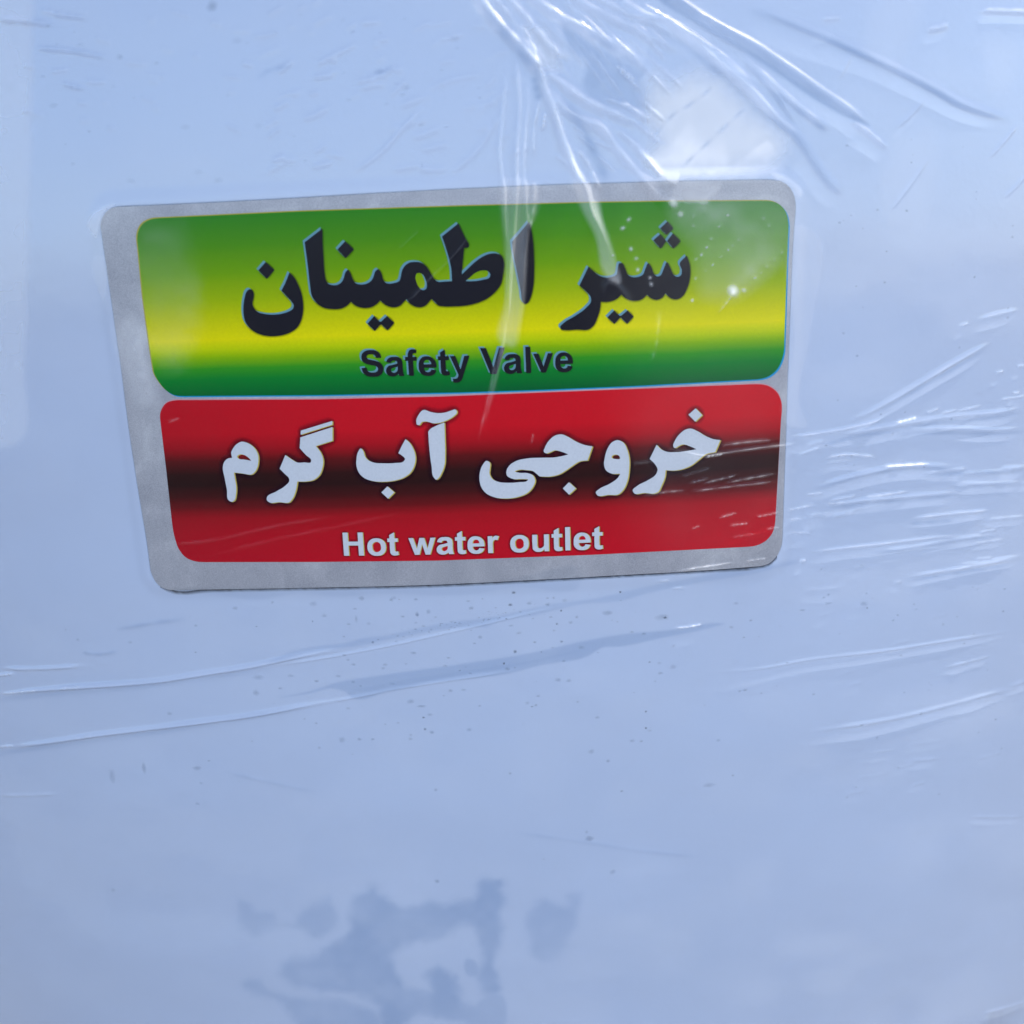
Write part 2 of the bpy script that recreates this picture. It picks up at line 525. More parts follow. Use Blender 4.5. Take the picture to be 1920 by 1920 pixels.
body = z(560,420,8.727,[(395,75,c),(105,300,c),(130,480),(165,760),(195,1020),(225,1180),(290,1280),(400,1360),(560,1390),(720,1375),(800,1330),(860,1270,c),(940,1335),(1060,1370),(1200,1355),(1290,1300),(1340,1250,c),(1430,1325)]) + \
       z(740,400,8.727,[(0,1535),(90,1510),(160,1440),(195,1405,c),(260,1480),(330,1520),(430,1535),(510,1505),(570,1440),(605,1400,c),(660,1450),(720,1508),(800,1520),(1000,1520),(1180,1505),(1350,1465),(1500,1400),(1640,1290),(1740,1150),(1775,980),(1790,860),(1780,760),(1740,690),(1640,655),(1530,670),(1430,715),(1330,785),(1220,885),(1100,1000,c),(1115,800),(1135,570,c),(1215,545),(1210,490,c),(1175,440),(1110,310),(1045,165,c),(775,380,c),(830,540),(890,740),(925,900),(940,1110,c),(820,1118),(700,1115),(650,1075),(590,980),(520,870),(440,810),(340,795),(240,810),(170,860),(120,950),(105,1030),(80,1105),(0,1140)]) + \
       z(560,420,8.727,[(1420,955),(1385,905),(1350,790),(1305,742),(1262,770),(1230,860),(1190,930),(1120,975),(1020,990),(940,970),(890,900),(850,800),(815,752),(772,790),(745,880),(710,950),(640,995),(560,1000),(490,975),(450,910),(430,800),(415,600),(400,350)])
dark_shapes.append([body,
    z(740,400,8.727,[(400,975),(460,1000),(510,1090),(530,1180),(515,1240),(450,1255),(395,1200),(355,1110),(345,1030),(365,985)]),
    z(740,400,8.727,[(1160,1110,c),(1230,1050),(1330,970),(1430,935),(1520,945),(1565,1000),(1550,1050),(1450,1085),(1300,1110)])])
dark_shapes.append([z(560,420,8.727,[(765,285,c),(910,415,c),(775,560,c),(640,420,c)])])
dark_shapes.append([z(560,420,8.727,[(1240,1505,c),(1330,1595,c),(1350,1600,c),(1450,1505,c),(1570,1615,c),(1460,1740,c),(1360,1645,c),(1338,1650,c),(1250,1750,c),(1130,1630,c)])])
dark_shapes.append([z(920,400,10.667,[(765,170,c),(810,330),(845,560),(865,900),(865,1200),(850,1450),(800,1670),(740,1790),(690,1812),(645,1770),(600,1550),(530,1200),(470,900),(432,660),(425,570,c),(600,370)])])
dark_shapes.append([z(1040,400,7.385,[(465,740,c),(340,1000,c),(430,1080),(495,1160),(500,1215),(430,1310),(280,1420),(120,1520),(75,1570),(90,1605),(150,1615),(300,1608),(480,1600),(530,1560),(590,1440),(625,1320),(635,1225,c),(760,1220),(860,1180),(920,1125,c),(990,1180),(1100,1210),(1200,1190),(1275,1125,c),(1330,1175),(1420,1195),(1490,1160),(1530,1105,c),(1590,1165),(1670,1190),(1750,1160),(1830,1030),(1870,850),(1865,720),(1820,585,c),(1725,705),(1755,790),(1740,860),(1690,880),(1640,850),(1600,770),(1548,680),(1500,780),(1460,860),(1420,875),(1370,840),(1330,740),(1290,692),(1250,770),(1215,850),(1150,880),(1060,880),(1010,850),(970,760),(930,692),(890,692),(870,760),(850,850),(770,885),(660,880),(580,840),(520,790)])])
for d in ([(1555,115),(1640,210),(1545,300),(1455,210)], [(1455,290),(1540,385),(1465,490),(1360,375)], [(1630,280),(1740,385),(1640,490),(1550,385)]):
    dark_shapes.append([z(1040,400,7.385,[(*p, c) for p in d])])
dark_shapes.append([z(1040,400,7.385,[(820,1345,c),(895,1418,c),(915,1418,c),(1005,1345,c),(1090,1430,c),(1000,1530,c),(915,1445,c),(895,1450,c),(825,1530,c),(725,1440,c)])])

white_shapes = []
white_shapes.append([z(400,760,8,[(440,545),(370,580),(310,650),(285,710),(298,785,c),(230,800),(180,850),(160,920),(185,1080),(220,1260),(250,1425),(290,1445),(325,1430),(355,1330),(360,1230),(340,1100),(325,1005,c),(450,1020),(600,1030),(650,980),(690,850),(685,740),(640,650),(560,580),(500,553)]),
                     z(400,760,8,[(372,775),(410,735),(470,740),(555,795),(585,830,c),(480,812),(390,795)])])
white_shapes.append([z(400,760,8,[(1320,480,c),(1310,640,c),(1400,740),(1482,825),(1478,850),(1380,855),(1270,855),(1190,810),(1095,745,c),(1010,950,c),(1090,1030),(1148,1090),(1155,1130),(1100,1200),(960,1290),(820,1380),(818,1420),(850,1450),(1000,1450),(1160,1448),(1200,1400),(1250,1280),(1275,1140,c),(1400,1140),(1520,1115),(1600,1050),(1650,930),(1660,820),(1630,720),(1550,610,c),(1800,530,c),(1800,325,c)])])
white_shapes.append([z(400,760,8,[(1325,380,c),(1797,235,c),(1797,290,c),(1325,440,c)])])
white_shapes.append([z(650,750,8.727,[(245,790),(200,850),(175,960),(175,1080),(215,1190),(310,1280),(450,1325),(620,1335),(800,1315),(950,1265),(1060,1180),(1120,1060),(1135,920),(1100,800),(1040,700),(975,640,c),(910,760),(858,870,c),(920,910),(968,965),(940,1005),(800,1030),(620,1035),(450,1020),(360,980),(310,920),(290,850)])])
white_shapes.append([z(650,750,8.727,[(680,1412,c),(792,1510,c),(690,1612,c),(580,1510,c)])])
white_shapes.append([z(650,750,8.727,[(1608,368,c),(1615,600),(1620,900),(1610,1060),(1560,1200),(1505,1285),(1475,1302),(1440,1270),(1400,1080),(1365,800),(1345,520,c),(1370,485),(1480,420)])])
white_shapes.append([z(650,750,8.727,[(1260,165),(1190,240),(1150,350),(1165,405),(1200,410),(1240,360),(1300,350),(1430,380),(1540,370),(1650,330),(1760,265),(1815,195),(1790,155),(1730,170),(1620,205),(1520,215),(1400,200)])])
white_shapes.append([z(890,790,8,[(1770,375,c),(1698,585,c),(1580,600),(1480,660),(1380,730),(1280,790),(1150,825),(980,825,c),(940,790),(880,745),(780,730),(680,725),(608,750),(680,770),(800,775),(880,810),(912,880),(880,980),(800,1070),(660,1130),(480,1155),(320,1140),(190,1085),(110,990),(80,860),(90,750),(130,650),(190,590),(235,620),(235,700),(230,790),(270,860),(360,905),(500,920),(680,910),(795,890),(808,875),(740,865),(560,855),(490,810),(485,740),(530,660),(640,590),(800,555),(1000,545),(1200,540),(1340,515),(1410,495,c),(1310,455),(1200,435),(1130,465),(1080,480),(1045,460),(1060,390),(1120,290),(1220,210),(1310,195),(1400,230),(1520,300),(1640,350)])])
white_shapes.append([z(890,790,8,[(1420,912,c),(1522,1005,c),(1420,1098,c),(1328,1005,c)])])
white_shapes.append([z(1100,750,7.385,[(430,555),(350,590),(290,680),(255,800),(245,900),(270,970),(340,1015),(470,1020,c),(440,1070),(320,1160),(180,1230),(130,1280),(150,1315),(300,1312),(450,1300),(510,1240),(565,1120),(590,960),(590,800),(560,680),(510,590)]),
                     z(1100,750,7.385,[(348,785),(400,755),(455,775),(465,810),(400,815),(355,803)])])
white_shapes.append([z(1100,750,7.385,[(1850,555,c),(1780,720,c),(1650,750),(1560,820),(1440,910),(1330,955),(1220,975),(1095,970,c),(1085,1060),(1040,1180),(990,1270),(960,1285),(800,1285),(660,1288),(640,1250),(700,1190),(850,1110),(960,1030),(985,965),(950,890),(875,815,c),(970,620,c),(1030,680),(1100,712),(1250,720),(1420,700),(1520,680,c),(1430,640),(1330,615),(1270,640),(1220,665),(1200,640),(1220,570),(1290,470),(1370,410),(1440,395),(1530,430),(1650,500),(1750,540)])])
white_shapes.append([z(1100,750,7.385,[(1510,115,c),(1600,210,c),(1505,300,c),(1410,205,c)])])

# --- a bold grotesque alphabet for the English lines: (advance, loops) in units of 1/1000 em
def cc(*pts): return [(x, y, 1) for x, y in pts]
GL = {
 'H': (722, [cc((73,0),(73,716),(218,716),(218,434),(505,434),(505,716),(650,716),(650,0),(505,0),(505,313),(218,313),(218,0))]),
 'o': (611, [[(305,531),(170,500),(75,410),(40,265),(70,110),(165,15),(305,-12),(445,15),(540,110),(571,265),(540,410),(440,500)],
             [(305,419),(225,390),(182,330),(180,260),(190,180),(230,120),(305,100),(380,125),(425,185),(430,260),(420,340),(380,395)]]),
 't': (333, [[(309,519,1),(309,410,1),(215,410,1),(215,190),(222,120),(255,105),(304,116,1),(317,9,1),(220,-12),(130,5),(85,60),(78,150),(78,410,1),(14,410,1),(14,519,1),(78,519,1),(78,624,1),(215,704,1),(215,519,1)]]),
 'w': (778, [cc((173,0),(9,519),(142,519),(239,179),(328,519),(460,519),(546,179),(645,519),(780,519),(614,0),(483,0),(394,333),(306,0))]),
 'a': (556, [[(174,360,1),(50,383,1),(85,460),(150,512),(275,531),(400,515),(470,460),(490,370),(488,200),(495,90),(520,0,1),(385,0,1),(365,55,1),(290,5),(200,-12),(90,20),(35,95),(40,200),(105,280),(230,312),(353,345,1),(340,400),(265,425),(205,410)],
             [(353,255,1),(240,228),(180,195),(170,150),(200,105),(245,92),(310,115),(345,165),(353,220)]]),
 'e': (556, [[(372,165,1),(509,142,1),(470,60),(390,5),(276,-12),(130,25),(50,120),(34,256),(65,415),(150,505),(265,531),(400,495),(490,400),(519,270),(517,214,1),(175,214,1),(195,140),(240,102),(285,92),(340,110)],
             [(380,309,1),(178,309,1),(195,385),(240,422),(280,428),(340,408),(370,365)]]),
 'r': (389, [[(203,0,1),(66,0,1),(66,519,1),(193,519,1),(193,445,1),(240,510),(300,531),(385,508,1),(342,388,1),(290,405),(240,390),(210,340),(203,265),(203,160)]]),
 'u': (611, [[(413,0,1),(413,78,1),(350,15),(240,-12),(140,10),(80,75),(69,190),(69,519,1),(206,519,1),(206,280),(212,150),(230,110),(285,94),(350,115),(395,165),(403,250),(403,519,1),(540,519,1),(540,0,1)]]),
 'l': (278, [cc((72,0),(72,716),(209,716),(209,0))]),
 'f': (333, [[(12,519,1),(88,519,1),(90,580),(115,660),(155,710),(235,728),(340,712,1),(321,616,1),(275,622),(235,606),(225,560),(225,519,1),(328,519,1),(328,411,1),(225,411,1),(225,0,1),(88,0,1),(88,411,1),(12,411,1)]]),
 'y': (556, [[(7,519,1),(153,519,1),(277,152,1),(398,519,1),(540,519,1),(357,20),(325,-70),(290,-140),(235,-190),(130,-211),(65,-204,1),(53,-97,1),(110,-103),(165,-90),(200,-45),(213,1,1)]]),
 'v': (556, [cc((210,0),(1,519),(145,519),(243,254),(271,166),(300,254),(398,519),(540,519),(334,0))]),
 'V': (667, [cc((256,0),(0,716),(157,716),(338,186),(514,716),(667,716),(411,0))]),
 'S': (667, [[(36,233,1),(177,247,1),(195,165),(245,122),(335,106),(420,120),(472,160),(485,208),(470,250),(420,285),(290,318),(160,355),(80,420),(57,525),(85,630),(180,705),(318,728),(480,700),(570,620),(597,510,1),(452,504,1),(430,570),(390,600),(316,612),(240,598),(205,565),(200,530),(225,490),(320,455),(460,420),(560,370),(615,290),(628,205),(600,100),(510,15),(334,-12),(170,15),(75,100)]]),
}
def set_line(text, b0, b1, t0, t1, bulge, kern={}):
    total = sum(GL[ch][0] if ch != ' ' else 278 for ch in text) + sum(kern.values())
    x, out = 0, []
    for i, ch in enumerate(text):
        if ch == ' ':
            x += 278; continue
        adv, loops = GL[ch]
        res = []
        for lpn in loops:
            r = []
            for p in lpn:
                fx = (x + p[0]) / total; fy = p[1] / 716
                bx = b0[0] + (b1[0] - b0[0]) * fx; by = b0[1] + (b1[1] - b0[1]) * fx + bulge * 4 * fx * (1 - fx)
                tx = t0[0] + (t1[0] - t0[0]) * fx; ty = t0[1] + (t1[1] - t0[1]) * fx + bulge * 4 * fx * (1 - fx)
                r.append((bx + (tx - bx) * fy, by + (ty - by) * fy) + tuple(p[2:]))
            res.append(r)
        out.append(res)
        x += adv + kern.get(i, 0)
    return out
line_green = set_line('Safety Valve', (676.5, 705.2), (1076.5, 695.8), (672.6, 656.6), (1075.3, 646.2), 1.2, {7: -74})
line_red = set_line('Hot water outlet', (641.5, 1041.2), (1131.5, 1028.3), (638.4, 998.0), (1131.0, 984.8), 2.3)

ink_dark = mat_flat('dark_ink', (0.014, 0.013, 0.020), 0.35)
ink_white = mat_flat('white_ink', (0.72, 0.725, 0.735), 0.35)
edge_blue = mat_flat('pale_blue_relief_edge', (0.17, 0.36, 0.42))
edge_yellow = mat_flat('yellow_relief_edge', (0.66, 0.50, 0.10))
halo_dark = mat_fade('dark_soft_halo', (0.022, 0.006, 0.02))
halo_olive = mat_fade('olive_soft_halo', (0.03, 0.035, 0.005))

def loops_uv(shape, dx, dy, step):
    out = []
    for lpn in shape:
        cr = [len(p) > 2 for p in lpn]
        pts = at(np.array([(p[0] + dx, p[1] + dy) for p in lpn]))
        out.append(catmull(pts, step=step, corner=cr))
    return out

def letter(name, shape, parent, ink, edge, hal, ink_d, edge_d, hw, ha, step):
    lu = loops_uv(shape, *ink_d, step)
    v, f = fill(lu, 3 * MM)
    v2, f2 = fill(loops_uv(shape, *edge_d, step), 3 * MM)
    pcs = [(v2, f2, H_EDGE, 1, None), (v, f, H_INK, 0, None)]
    if hw:
        hv, hf, hd = halo(lu[0], hw, ha)
        pcs.append((hv, hf, H_HALO, 2, hd))
    return build(name, pcs, [ink, edge, hal], parent)

for i, s in enumerate(dark_shapes):
    letter('letter' if len(s[0]) > 11 else 'letter_dot', s, field_green, ink_dark, edge_blue, halo_olive, (0, 0), (-3.6, -3.0), 0.35 * MM, 0.5, 0.25 * MM)
for i, s in enumerate(white_shapes):
    letter('letter' if len(s[0]) > 11 else 'letter_dot', s, field_red, ink_white, edge_yellow, halo_dark, (-1.0, -0.4), (1.2, 0.4), 1.0 * MM, 0.55, 0.25 * MM)
for s in line_green:
    letter('letter', s, field_green, ink_dark, edge_blue, halo_olive, (0.6, 0.6), (-3.0, -2.0), 0.2 * MM, 0.3, 0.2 * MM)
for s in line_red:
    letter('letter', s, field_red, ink_white, edge_yellow, halo_dark, (-0.5, 0), (1.2, 0.2), 0.5 * MM, 0.5, 0.2 * MM)

# ------------------------------------------------------------------ dirt trapped between film and enamel
THICK = []
def lump(V, F, S, px, py, rx, ry, slot, h):
    """a low irregular dome lying on the tank"""
    (u, v) = at(np.array([px, py]))
    k = 9
    off = len(V)
    ph = random.random() * 6.28
    q0 = random.uniform(0.45, 1.0)
    THICK.extend([0.0] * k + [0.62 * q0] * k + [q0])
    for ring, (rr, hh) in enumerate(((1.35, 0.0), (0.62, 0.75))):
        for i in range(k):
            a = ph + 2 * math.pi * i / k
            q = rr * (0.8 + 0.4 * random.random())
            V.append(wrap(np.array(u + q * rx * math.cos(a)), np.array(v + q * ry * math.sin(a)), h * hh + 0.004 * MM).tolist())
    V.append(wrap(np.array(u), np.array(v), h + 0.004 * MM).tolist())
    for i in range(k):
        j = (i + 1) % k
        F.append([off + i, off + j, off + k + j, off + k + i]); S.append(slot)
        F.append([off + k + i, off + k + j, off + 2 * k]); S.append(slot)
V, F, S = [], [], []
PX = 0.0935 * MM
known = [(797,1367,3,2.6,1),(699,1204,2.6,2.6,1),(225,107,5,4,0),(318,1338,5,3,0),(586,1165,1.8,1.8,1),(770,1378,3,2.5,0),(511,1129,3.5,2.4,0),(739,1121,5,3,0),(678,1122,6,3.5,0),
         (588,1132,7,4,0),(803,1147,4,4,0),(782,1152,3,5,0),(668,1160,2.5,6,0),(963,1111,3.5,2.5,1),(957,1134,4,2.2,1),(1163,1110,2,2,1),(1038,1121,3,2,0),(1052,1145,1.8,1.8,1),
         (1044,1170,2.5,2.2,1),(1070,1167,4,2.5,0),(1140,1149,9,4.5,0),(1242,1157,14,6,0),(1247,1158,3,2,1),(1003,1204,3,2,0),(1053,1203,3,2.2,1),(966,1222,3.5,3,1),(945,1244,2,2,1),
         (951,1254,5,3,0),(1238,1262,6,2.6,0),(1236,1243,4,2.5,0),(1262,1250,7,4,0),(1046,1275,6,3.5,0),(1120,1345,4,2.5,0),(1211,1365,2.5,2,1),(1347,1388,4,3,0),(1330,1472,12,4,0),
         (1105,1572,8,6,0),(1100,1560,3,3,0),(1149,1635,6,5,0),(1109,1409,6,4,0),(1140,1427,4,3,0),(1185,1389,5,3,0),(790,1324,8,2.5,0),(770,1315,6,4,0),(806,1340,5,3,0),(880,1368,5,3.5,0),
         (810,1373,5,3,0),(641,1387,6,5,0),(674,1386,5,3,0),(699,1386,4,2.5,0),(484,1270,10,4,0),(545,1267,7,3,0),(480,1299,6,5,0),(594,1277,5,2.5,0),(663,1246,5,2.5,0),(722,1246,5,2.4,0),
         (718,1253,4,2.2,0),(1005,1322,3,2.4,0),(989,1318,4,3,0),(212,1669,5,3.5,0),(820,1652,5,4,0),(370,1440,9,4,0),(210,1455,6,14,0),(270,1440,4,10,0),(398,12,9,7,0),(1884,1104,4,2.4,0),
         (1540,1067,3,2,0),(1380,1131,5,2.5,0),(1553,1131,7,2,0),(1620,1132,8,4,0),(1718,1142,4,2,0),(1505,1144,6,2,0),(1211,1334,2,2,1),(1083,1316,2.5,2,0),(1867,1349,4,3,0)]
for (px, py, rx, ry, s) in known:
    lump(V, F, S, px, py, rx * PX, ry * PX * 1.1, s, 0.035 * MM)
for _ in range(170):
    px = random.gauss(900, 330); py = 1115 + abs(random.gauss(0, 190))
    if px < 20 or px > 1900 or py > 1900: continue
    if py < 1112 + max(0, (330 - px)) * 0 : continue
    r = random.choice((0.8, 1.1, 1.5, 2.0, 2.6, 3.4))
    lump(V, F, S, px, py, r * PX * random.uniform(1.0, 1.7), r * PX * random.uniform(0.7, 1.0), 1 if random.random() < 0.13 and r < 2.4 else 0, 0.03 * MM)
for _ in range(60):
    t = random.random(); px = 740 + 260 * t + random.gauss(0, 8); py = 1192 - 52 * t + random.gauss(0, 5)
    r = random.choice((0.7, 1.0, 1.4, 2.0))
    lump(V, F, S, px, py, r * PX * random.uniform(1, 2), r * PX * 0.8, 0, 0.03 * MM)
for _ in range(70):
    px = random.uniform(1540, 1900); py = random.uniform(250, 1500)
    r = random.choice((1.2, 1.8, 2.4))
    lump(V, F, S, px, py, r * PX * 1.3, r * PX, 0, 0.03 * MM)
for _ in range(45):
    px = random.uniform(60, 900); py = random.uniform(10, 340)
    r = random.choice((1.5, 2.2, 3.0, 5.0))
    lump(V, F, S, px, py, r * PX * 1.6, r * PX * 0.9, 2, 0.03 * MM)
me = bpy.data.meshes.new('dirt_specks')
me.from_pydata(V, [], F); me.update()
me.attributes.new('thick', 'FLOAT', 'POINT').data.foreach_set('value', np.array(THICK, dtype=np.float32))
o = link('dirt_specks', me, [mat_speck('grey_dust', (0.12, 0.17, 0.24), 0.24), mat_speck('dark_grit', (0.05, 0.075, 0.10), 0.7), mat_speck('faint_smear', (0.2, 0.26, 0.36), 0.10)])
me.polygons.foreach_set('material_index', S)
me.polygons.foreach_set('use_smooth', [True] * len(S))
tag(o, 'small dark specks and smears of dirt trapped under the film below the sticker', 'dirt', kind='stuff')

# ------------------------------------------------------------------ plastic film
GU = (-0.50, 0.50); GV = (-0.70, 0.45); GS = 0.212 * MM
# fine grid where the photograph looks, coarse where the sheet runs on round the tank
def axis(a, b, lo, hi):
    return np.concatenate([np.linspace(lo, a, int((a - lo) / 0.011) + 2)[:-1], np.arange(a, b, GS), np.linspace(b, hi, int((hi - b) / 0.011) + 2)])
us = axis(-0.117, 0.121, GU[0], GU[1]); vs = axis(-0.148, 0.083, GV[0], GV[1])
NU, NV = len(us), len(vs)
UU, VV = np.meshgrid(us, vs)          # rows follow v
Hh = np.zeros_like(UU); milk_glare = np.zeros_like(UU); cling_shade = np.zeros_like(UU); bond = np.zeros_like(UU)

def vnoise(su, sv, seed):
    """smooth value noise with cells of su x sv metres"""
    r = np.random.default_rng(seed)
    nu, nv = int((GU[1] - GU[0]) / su) + 4, int((GV[1] - GV[0]) / sv) + 4
    g = r.random((nv, nu))
    x = (UU - GU[0]) / su; y = (VV - GV[0]) / sv
    i = x.astype(int); j = y.astype(int)
    fx = x - i; fy = y - j
    fx = fx * fx * (3 - 2 * fx); fy = fy * fy * (3 - 2 * fy)
    return (g[j, i] * (1 - fx) + g[j, i + 1] * fx) * (1 - fy) + (g[j + 1, i] * (1 - fx) + g[j + 1, i + 1] * fx) * fy

def window(pts, m):
    i0, i1 = np.searchsorted(us, [pts[:, 0].min() - m, pts[:, 0].max() + m])
    j0, j1 = np.searchsorted(vs, [pts[:, 1].min() - m, pts[:, 1].max() + m])
    i1 += 1; j1 += 1
    return slice(j0, j1), slice(i0, i1)

def near(pts, m):
    """distance to a polyline and position along it (0..1) in its window, plus side"""
    W = window(pts, m)
    u, v = UU[W], VV[W]
    best = np.full(u.shape, 1e9); par = np.zeros(u.shape); side = np.zeros(u.shape)
    seg = np.diff(pts, axis=0)
    L = np.concatenate([[0], np.cumsum(np.linalg.norm(seg, axis=1))])
    for k in range(len(seg)):
        a = pts[k]; d = seg[k]; l2 = d @ d + 1e-16
        x = u - a[0]; y = v - a[1]
        t = np.clip((x * d[0] + y * d[1]) / l2, 0, 1)
        q = (x - t * d[0])**2 + (y - t * d[1])**2
        b = q < best
        best[b] = q[b]
        par[b] = ((L[k] + t * math.sqrt(l2)) / L[-1])[b]
        side[b] = np.sign(d[0] * y - d[1] * x)[b]
    return W, np.sqrt(best), par, side

def crease(pts, w, h, m=0.0, t0=0.25, t1=0.25, up=0.0, mw=0.6, cl=0.0):
    """a fold standing up along pts (photo points): w half width in px, h height in mm, m stress whitening with painted glint, up shifts it to one flank"""
    p = catmull(at(np.array(pts, float)), closed=False, step=1.2 * MM)
    w = max(w * PX * 0.68, 0.23 * MM); h = h * 0.72
    W, d, s, side = near(p, w * 3.2)
    tp = np.ones_like(s)
    if t0: tp *= np.clip(s / t0, 0, 1)
    if t1: tp *= np.clip((1 - s) / t1, 0, 1)
    tp = tp * tp * (3 - 2 * tp)
    k = random.random() * 6
    tp = tp * (0.8 + 0.2 * np.sin(s * 17 + k) * np.sin(s * 7.3 + 2 * k))
    Hh[W] += 1.7 * h * MM * tp * np.exp(-(d / w)**2)
    if m:
        milk_glare[W] = np.maximum(milk_glare[W], m * tp * np.exp(-((d - up * side * w) / (w * mw))**2) * (0.75 + 0.25 * np.sin(s * 31 + k)))
    if cl:
        cling_shade[W] = np.maximum(cling_shade[W], cl * tp * np.exp(-(d / (w * 0.8))**4))

WARP = None
def patch(pts, soft, field, a, noise=None, rag=0.0):
    """an area of the film bounded by pts (photo points) with a soft edge in px"""
    p = catmull(at(np.array(pts, float)), step=1.0 * MM)
    soft = soft * PX
    q = np.concatenate([p, p[:1]])
    global UU, VV
    keep = (UU, VV)
    if rag:
        UU = UU + rag * PX * WARP[0]; VV = VV + rag * PX * WARP[1]
    W, d, s, side = near(q, soft * 1.5 + 2 * rag * PX)
    u, v = UU[W], VV[W]
    UU, VV = keep
    ins = np.zeros(u.shape, bool)
    for k in range(len(p)):
        x0, y0 = p[k]; x1, y1 = p[(k + 1) % len(p)]
        cnd = ((y0 > v) != (y1 > v))
        if not cnd.any(): continue
        xx = x0 + (v - y0) * (x1 - x0) / (y1 - y0 + 1e-15)
        ins ^= cnd & (u < xx)
    g = np.where(ins, np.clip(0.5 + d / soft, 0, 1), np.clip(0.5 - d / soft, 0, 1))
    g = g * g * (3 - 2 * g)
    if noise is not None: g = g * noise[W]
    field[W] = np.maximum(field[W], a * g)

def dot(px, py, r, h, m, st=1.0, ang=0.0):  # a bright glint painted as a small white fleck
    (u0, v0) = at(np.array([px, py], float)); r = max(r * PX, 0.26 * MM)
    pts = np.array([[u0, v0]])
    W = window(pts, r * 3 * st)
    x = UU[W] - u0; y = VV[W] - v0
    ca, sa = math.cos(ang), math.sin(ang)
    a = (x * ca + y * sa) / st; b = -x * sa + y * ca
    g = np.exp(-(a * a + b * b) / r**2)
    Hh[W] += h * MM * g
    milk_glare[W] = np.maximum(milk_glare[W], m * g)

# the sheet's own slackness and the step over the sticker
qx = np.abs(UU) - 0.0600 + 0.003; qy = np.abs(VV) - 0.0345 + 0.003
sdf = np.hypot(np.maximum(qx, 0), np.maximum(qy, 0)) + np.minimum(np.maximum(qx, qy), 0) - 0.003
st = np.clip(1 - sdf / (2.6 * MM), 0, 1); st = st * st * (3 - 2 * st)
slack = 0.11 * vnoise(0.030, 0.018, 1) + 0.05 * vnoise(0.011, 0.007, 2) + 0.016 * vnoise(0.004, 0.0026, 3)
base = (0.06 + slack) * MM + st * 0.27 * MM
WARP = ((vnoise(0.0035, 0.003, 31) - 0.5) * 1.6 + (vnoise(0.0012, 0.001, 32) - 0.5), (vnoise(0.0035, 0.003, 33) - 0.5) * 1.6 + (vnoise(0.0012, 0.001, 34) - 0.5))
cloud = 0.45 + 0.75 * vnoise(0.006, 0.005, 11) * (0.5 + vnoise(0.0022, 0.0018, 12))

def shade_line(pts, w, a):
    """a line along which the sheet is pulled tight onto what lies under it"""
    p = catmull(at(np.array(pts, float)), closed=False, step=1.2 * MM)
    w = w * PX
    W, d, sp, sg = near(p, w * 2)
    tp = np.clip(sp / 0.15, 0, 1) * np.clip((1 - sp) / 0.15, 0, 1)
    k = random.random() * 6
    cling_shade[W] = np.maximum(cling_shade[W], a * tp * (0.8 + 0.2 * np.sin(sp * 19 + k)) * np.exp(-(d / (0.7 * w))**2))

# bundle of folds gathered at the top, fanning down over the sticker
crease([(898,-6),(930,38),(965,75),(992,105),(1012,132)], 13.2, 0.72, 0.35, 0, 0.1, 0.3)
crease([(992,105),(1012,132),(1022,165),(1038,205),(1058,267),(1078,320),(1094,350),(1110,404),(1124,434),(1138,468),(1150,498),(1156,518)], 13.2, 0.504, 0.42, 0.1, 0.3, 0.2)
crease([(925,-5),(955,28),(975,60),(1000,95),(1030,120)], 9.6, 0.324, 0.25, 0, 0.3)
crease([(950,-5),(985,30),(1010,62),(1040,95),(1072,112)], 10.8, 0.36, 0.3, 0, 0.3)
crease([(996,-6),(1058,36),(1100,56),(1137,75),(1197,111),(1238,140)], 10.8, 0.468, 0.22, 0, 0.3, 0.3)
crease([(1070,-6),(1120,20),(1180,50),(1230,75),(1285,100)], 9.6, 0.324, 0.12, 0, 0.4)
crease([(1112,-6),(1165,20),(1230,48),(1290,85)], 8.4, 0.288, 0.15, 0, 0.4)
crease([(1018,130),(1045,150),(1078,175),(1117,198),(1157,214),(1205,240)], 12, 0.36, 0.25, 0.1, 0.4)
crease([(1030,160),(1060,205),(1095,225),(1123,235),(1157,277),(1197,326),(1230,365),(1262,395)], 10.8, 0.36, 0.2, 0.1, 0.2)
crease([(1120,180),(1150,190),(1185,205),(1222,230)], 7.2, 0.216, 0.25, 0.3, 0.2)
crease([(1075,270),(1105,310),(1120,345),(1130,362)], 7.2, 0.216, 0.3, 0.3, 0.2)
crease([(1150,235),(1180,262),(1215,300),(1245,335)], 7.2, 0.216, 0.1)
crease([(1150,120),(1175,138),(1195,155)], 6, 0.144, 0.4)
crease([(1158,128),(1180,150),(1200,170)], 6, 0.144, 0.4)
patch([(975,45),(1005,52),(1035,70),(1058,92),(1072,108),(1045,110),(1052,128),(1030,130),(1008,122),(992,98)], 16, milk_glare, 0.36, cloud, 6)  # bright glint on the gathered folds, painted into the film
patch([(1055,50),(1110,84),(1160,110),(1205,140),(1190,160),(1140,150),(1110,175),(1095,160),(1100,120),(1070,90)], 14, cling_shade, 0.45)
patch([(1100,130),(1140,120),(1200,150),(1215,200),(1195,215),(1150,200),(1110,190),(1093,160)], 16, cling_shade, 0.35)
for _ in range(34):
    x0 = random.uniform(905, 1260); f = (x0 - 905) / 355
    a = R_(random.gauss(58 - 27 * f, 6)); L = random.uniform(50, 190); s0 = random.uniform(0, 120)
    x0 += s0 * math.cos(a); y0 = -8 + s0 * math.sin(a)
    b = a + R_(random.uniform(-3, 9))
    crease([(x0, y0), (x0 + 0.5 * L * math.cos(a), y0 + 0.5 * L * math.sin(a)), (x0 + 0.5 * L * (math.cos(a) + math.cos(b)), y0 + 0.5 * L * (math.sin(a) + math.sin(b)))], random.uniform(2.5, 4.5), random.uniform(0.08, 0.2), random.uniform(0, 0.22))
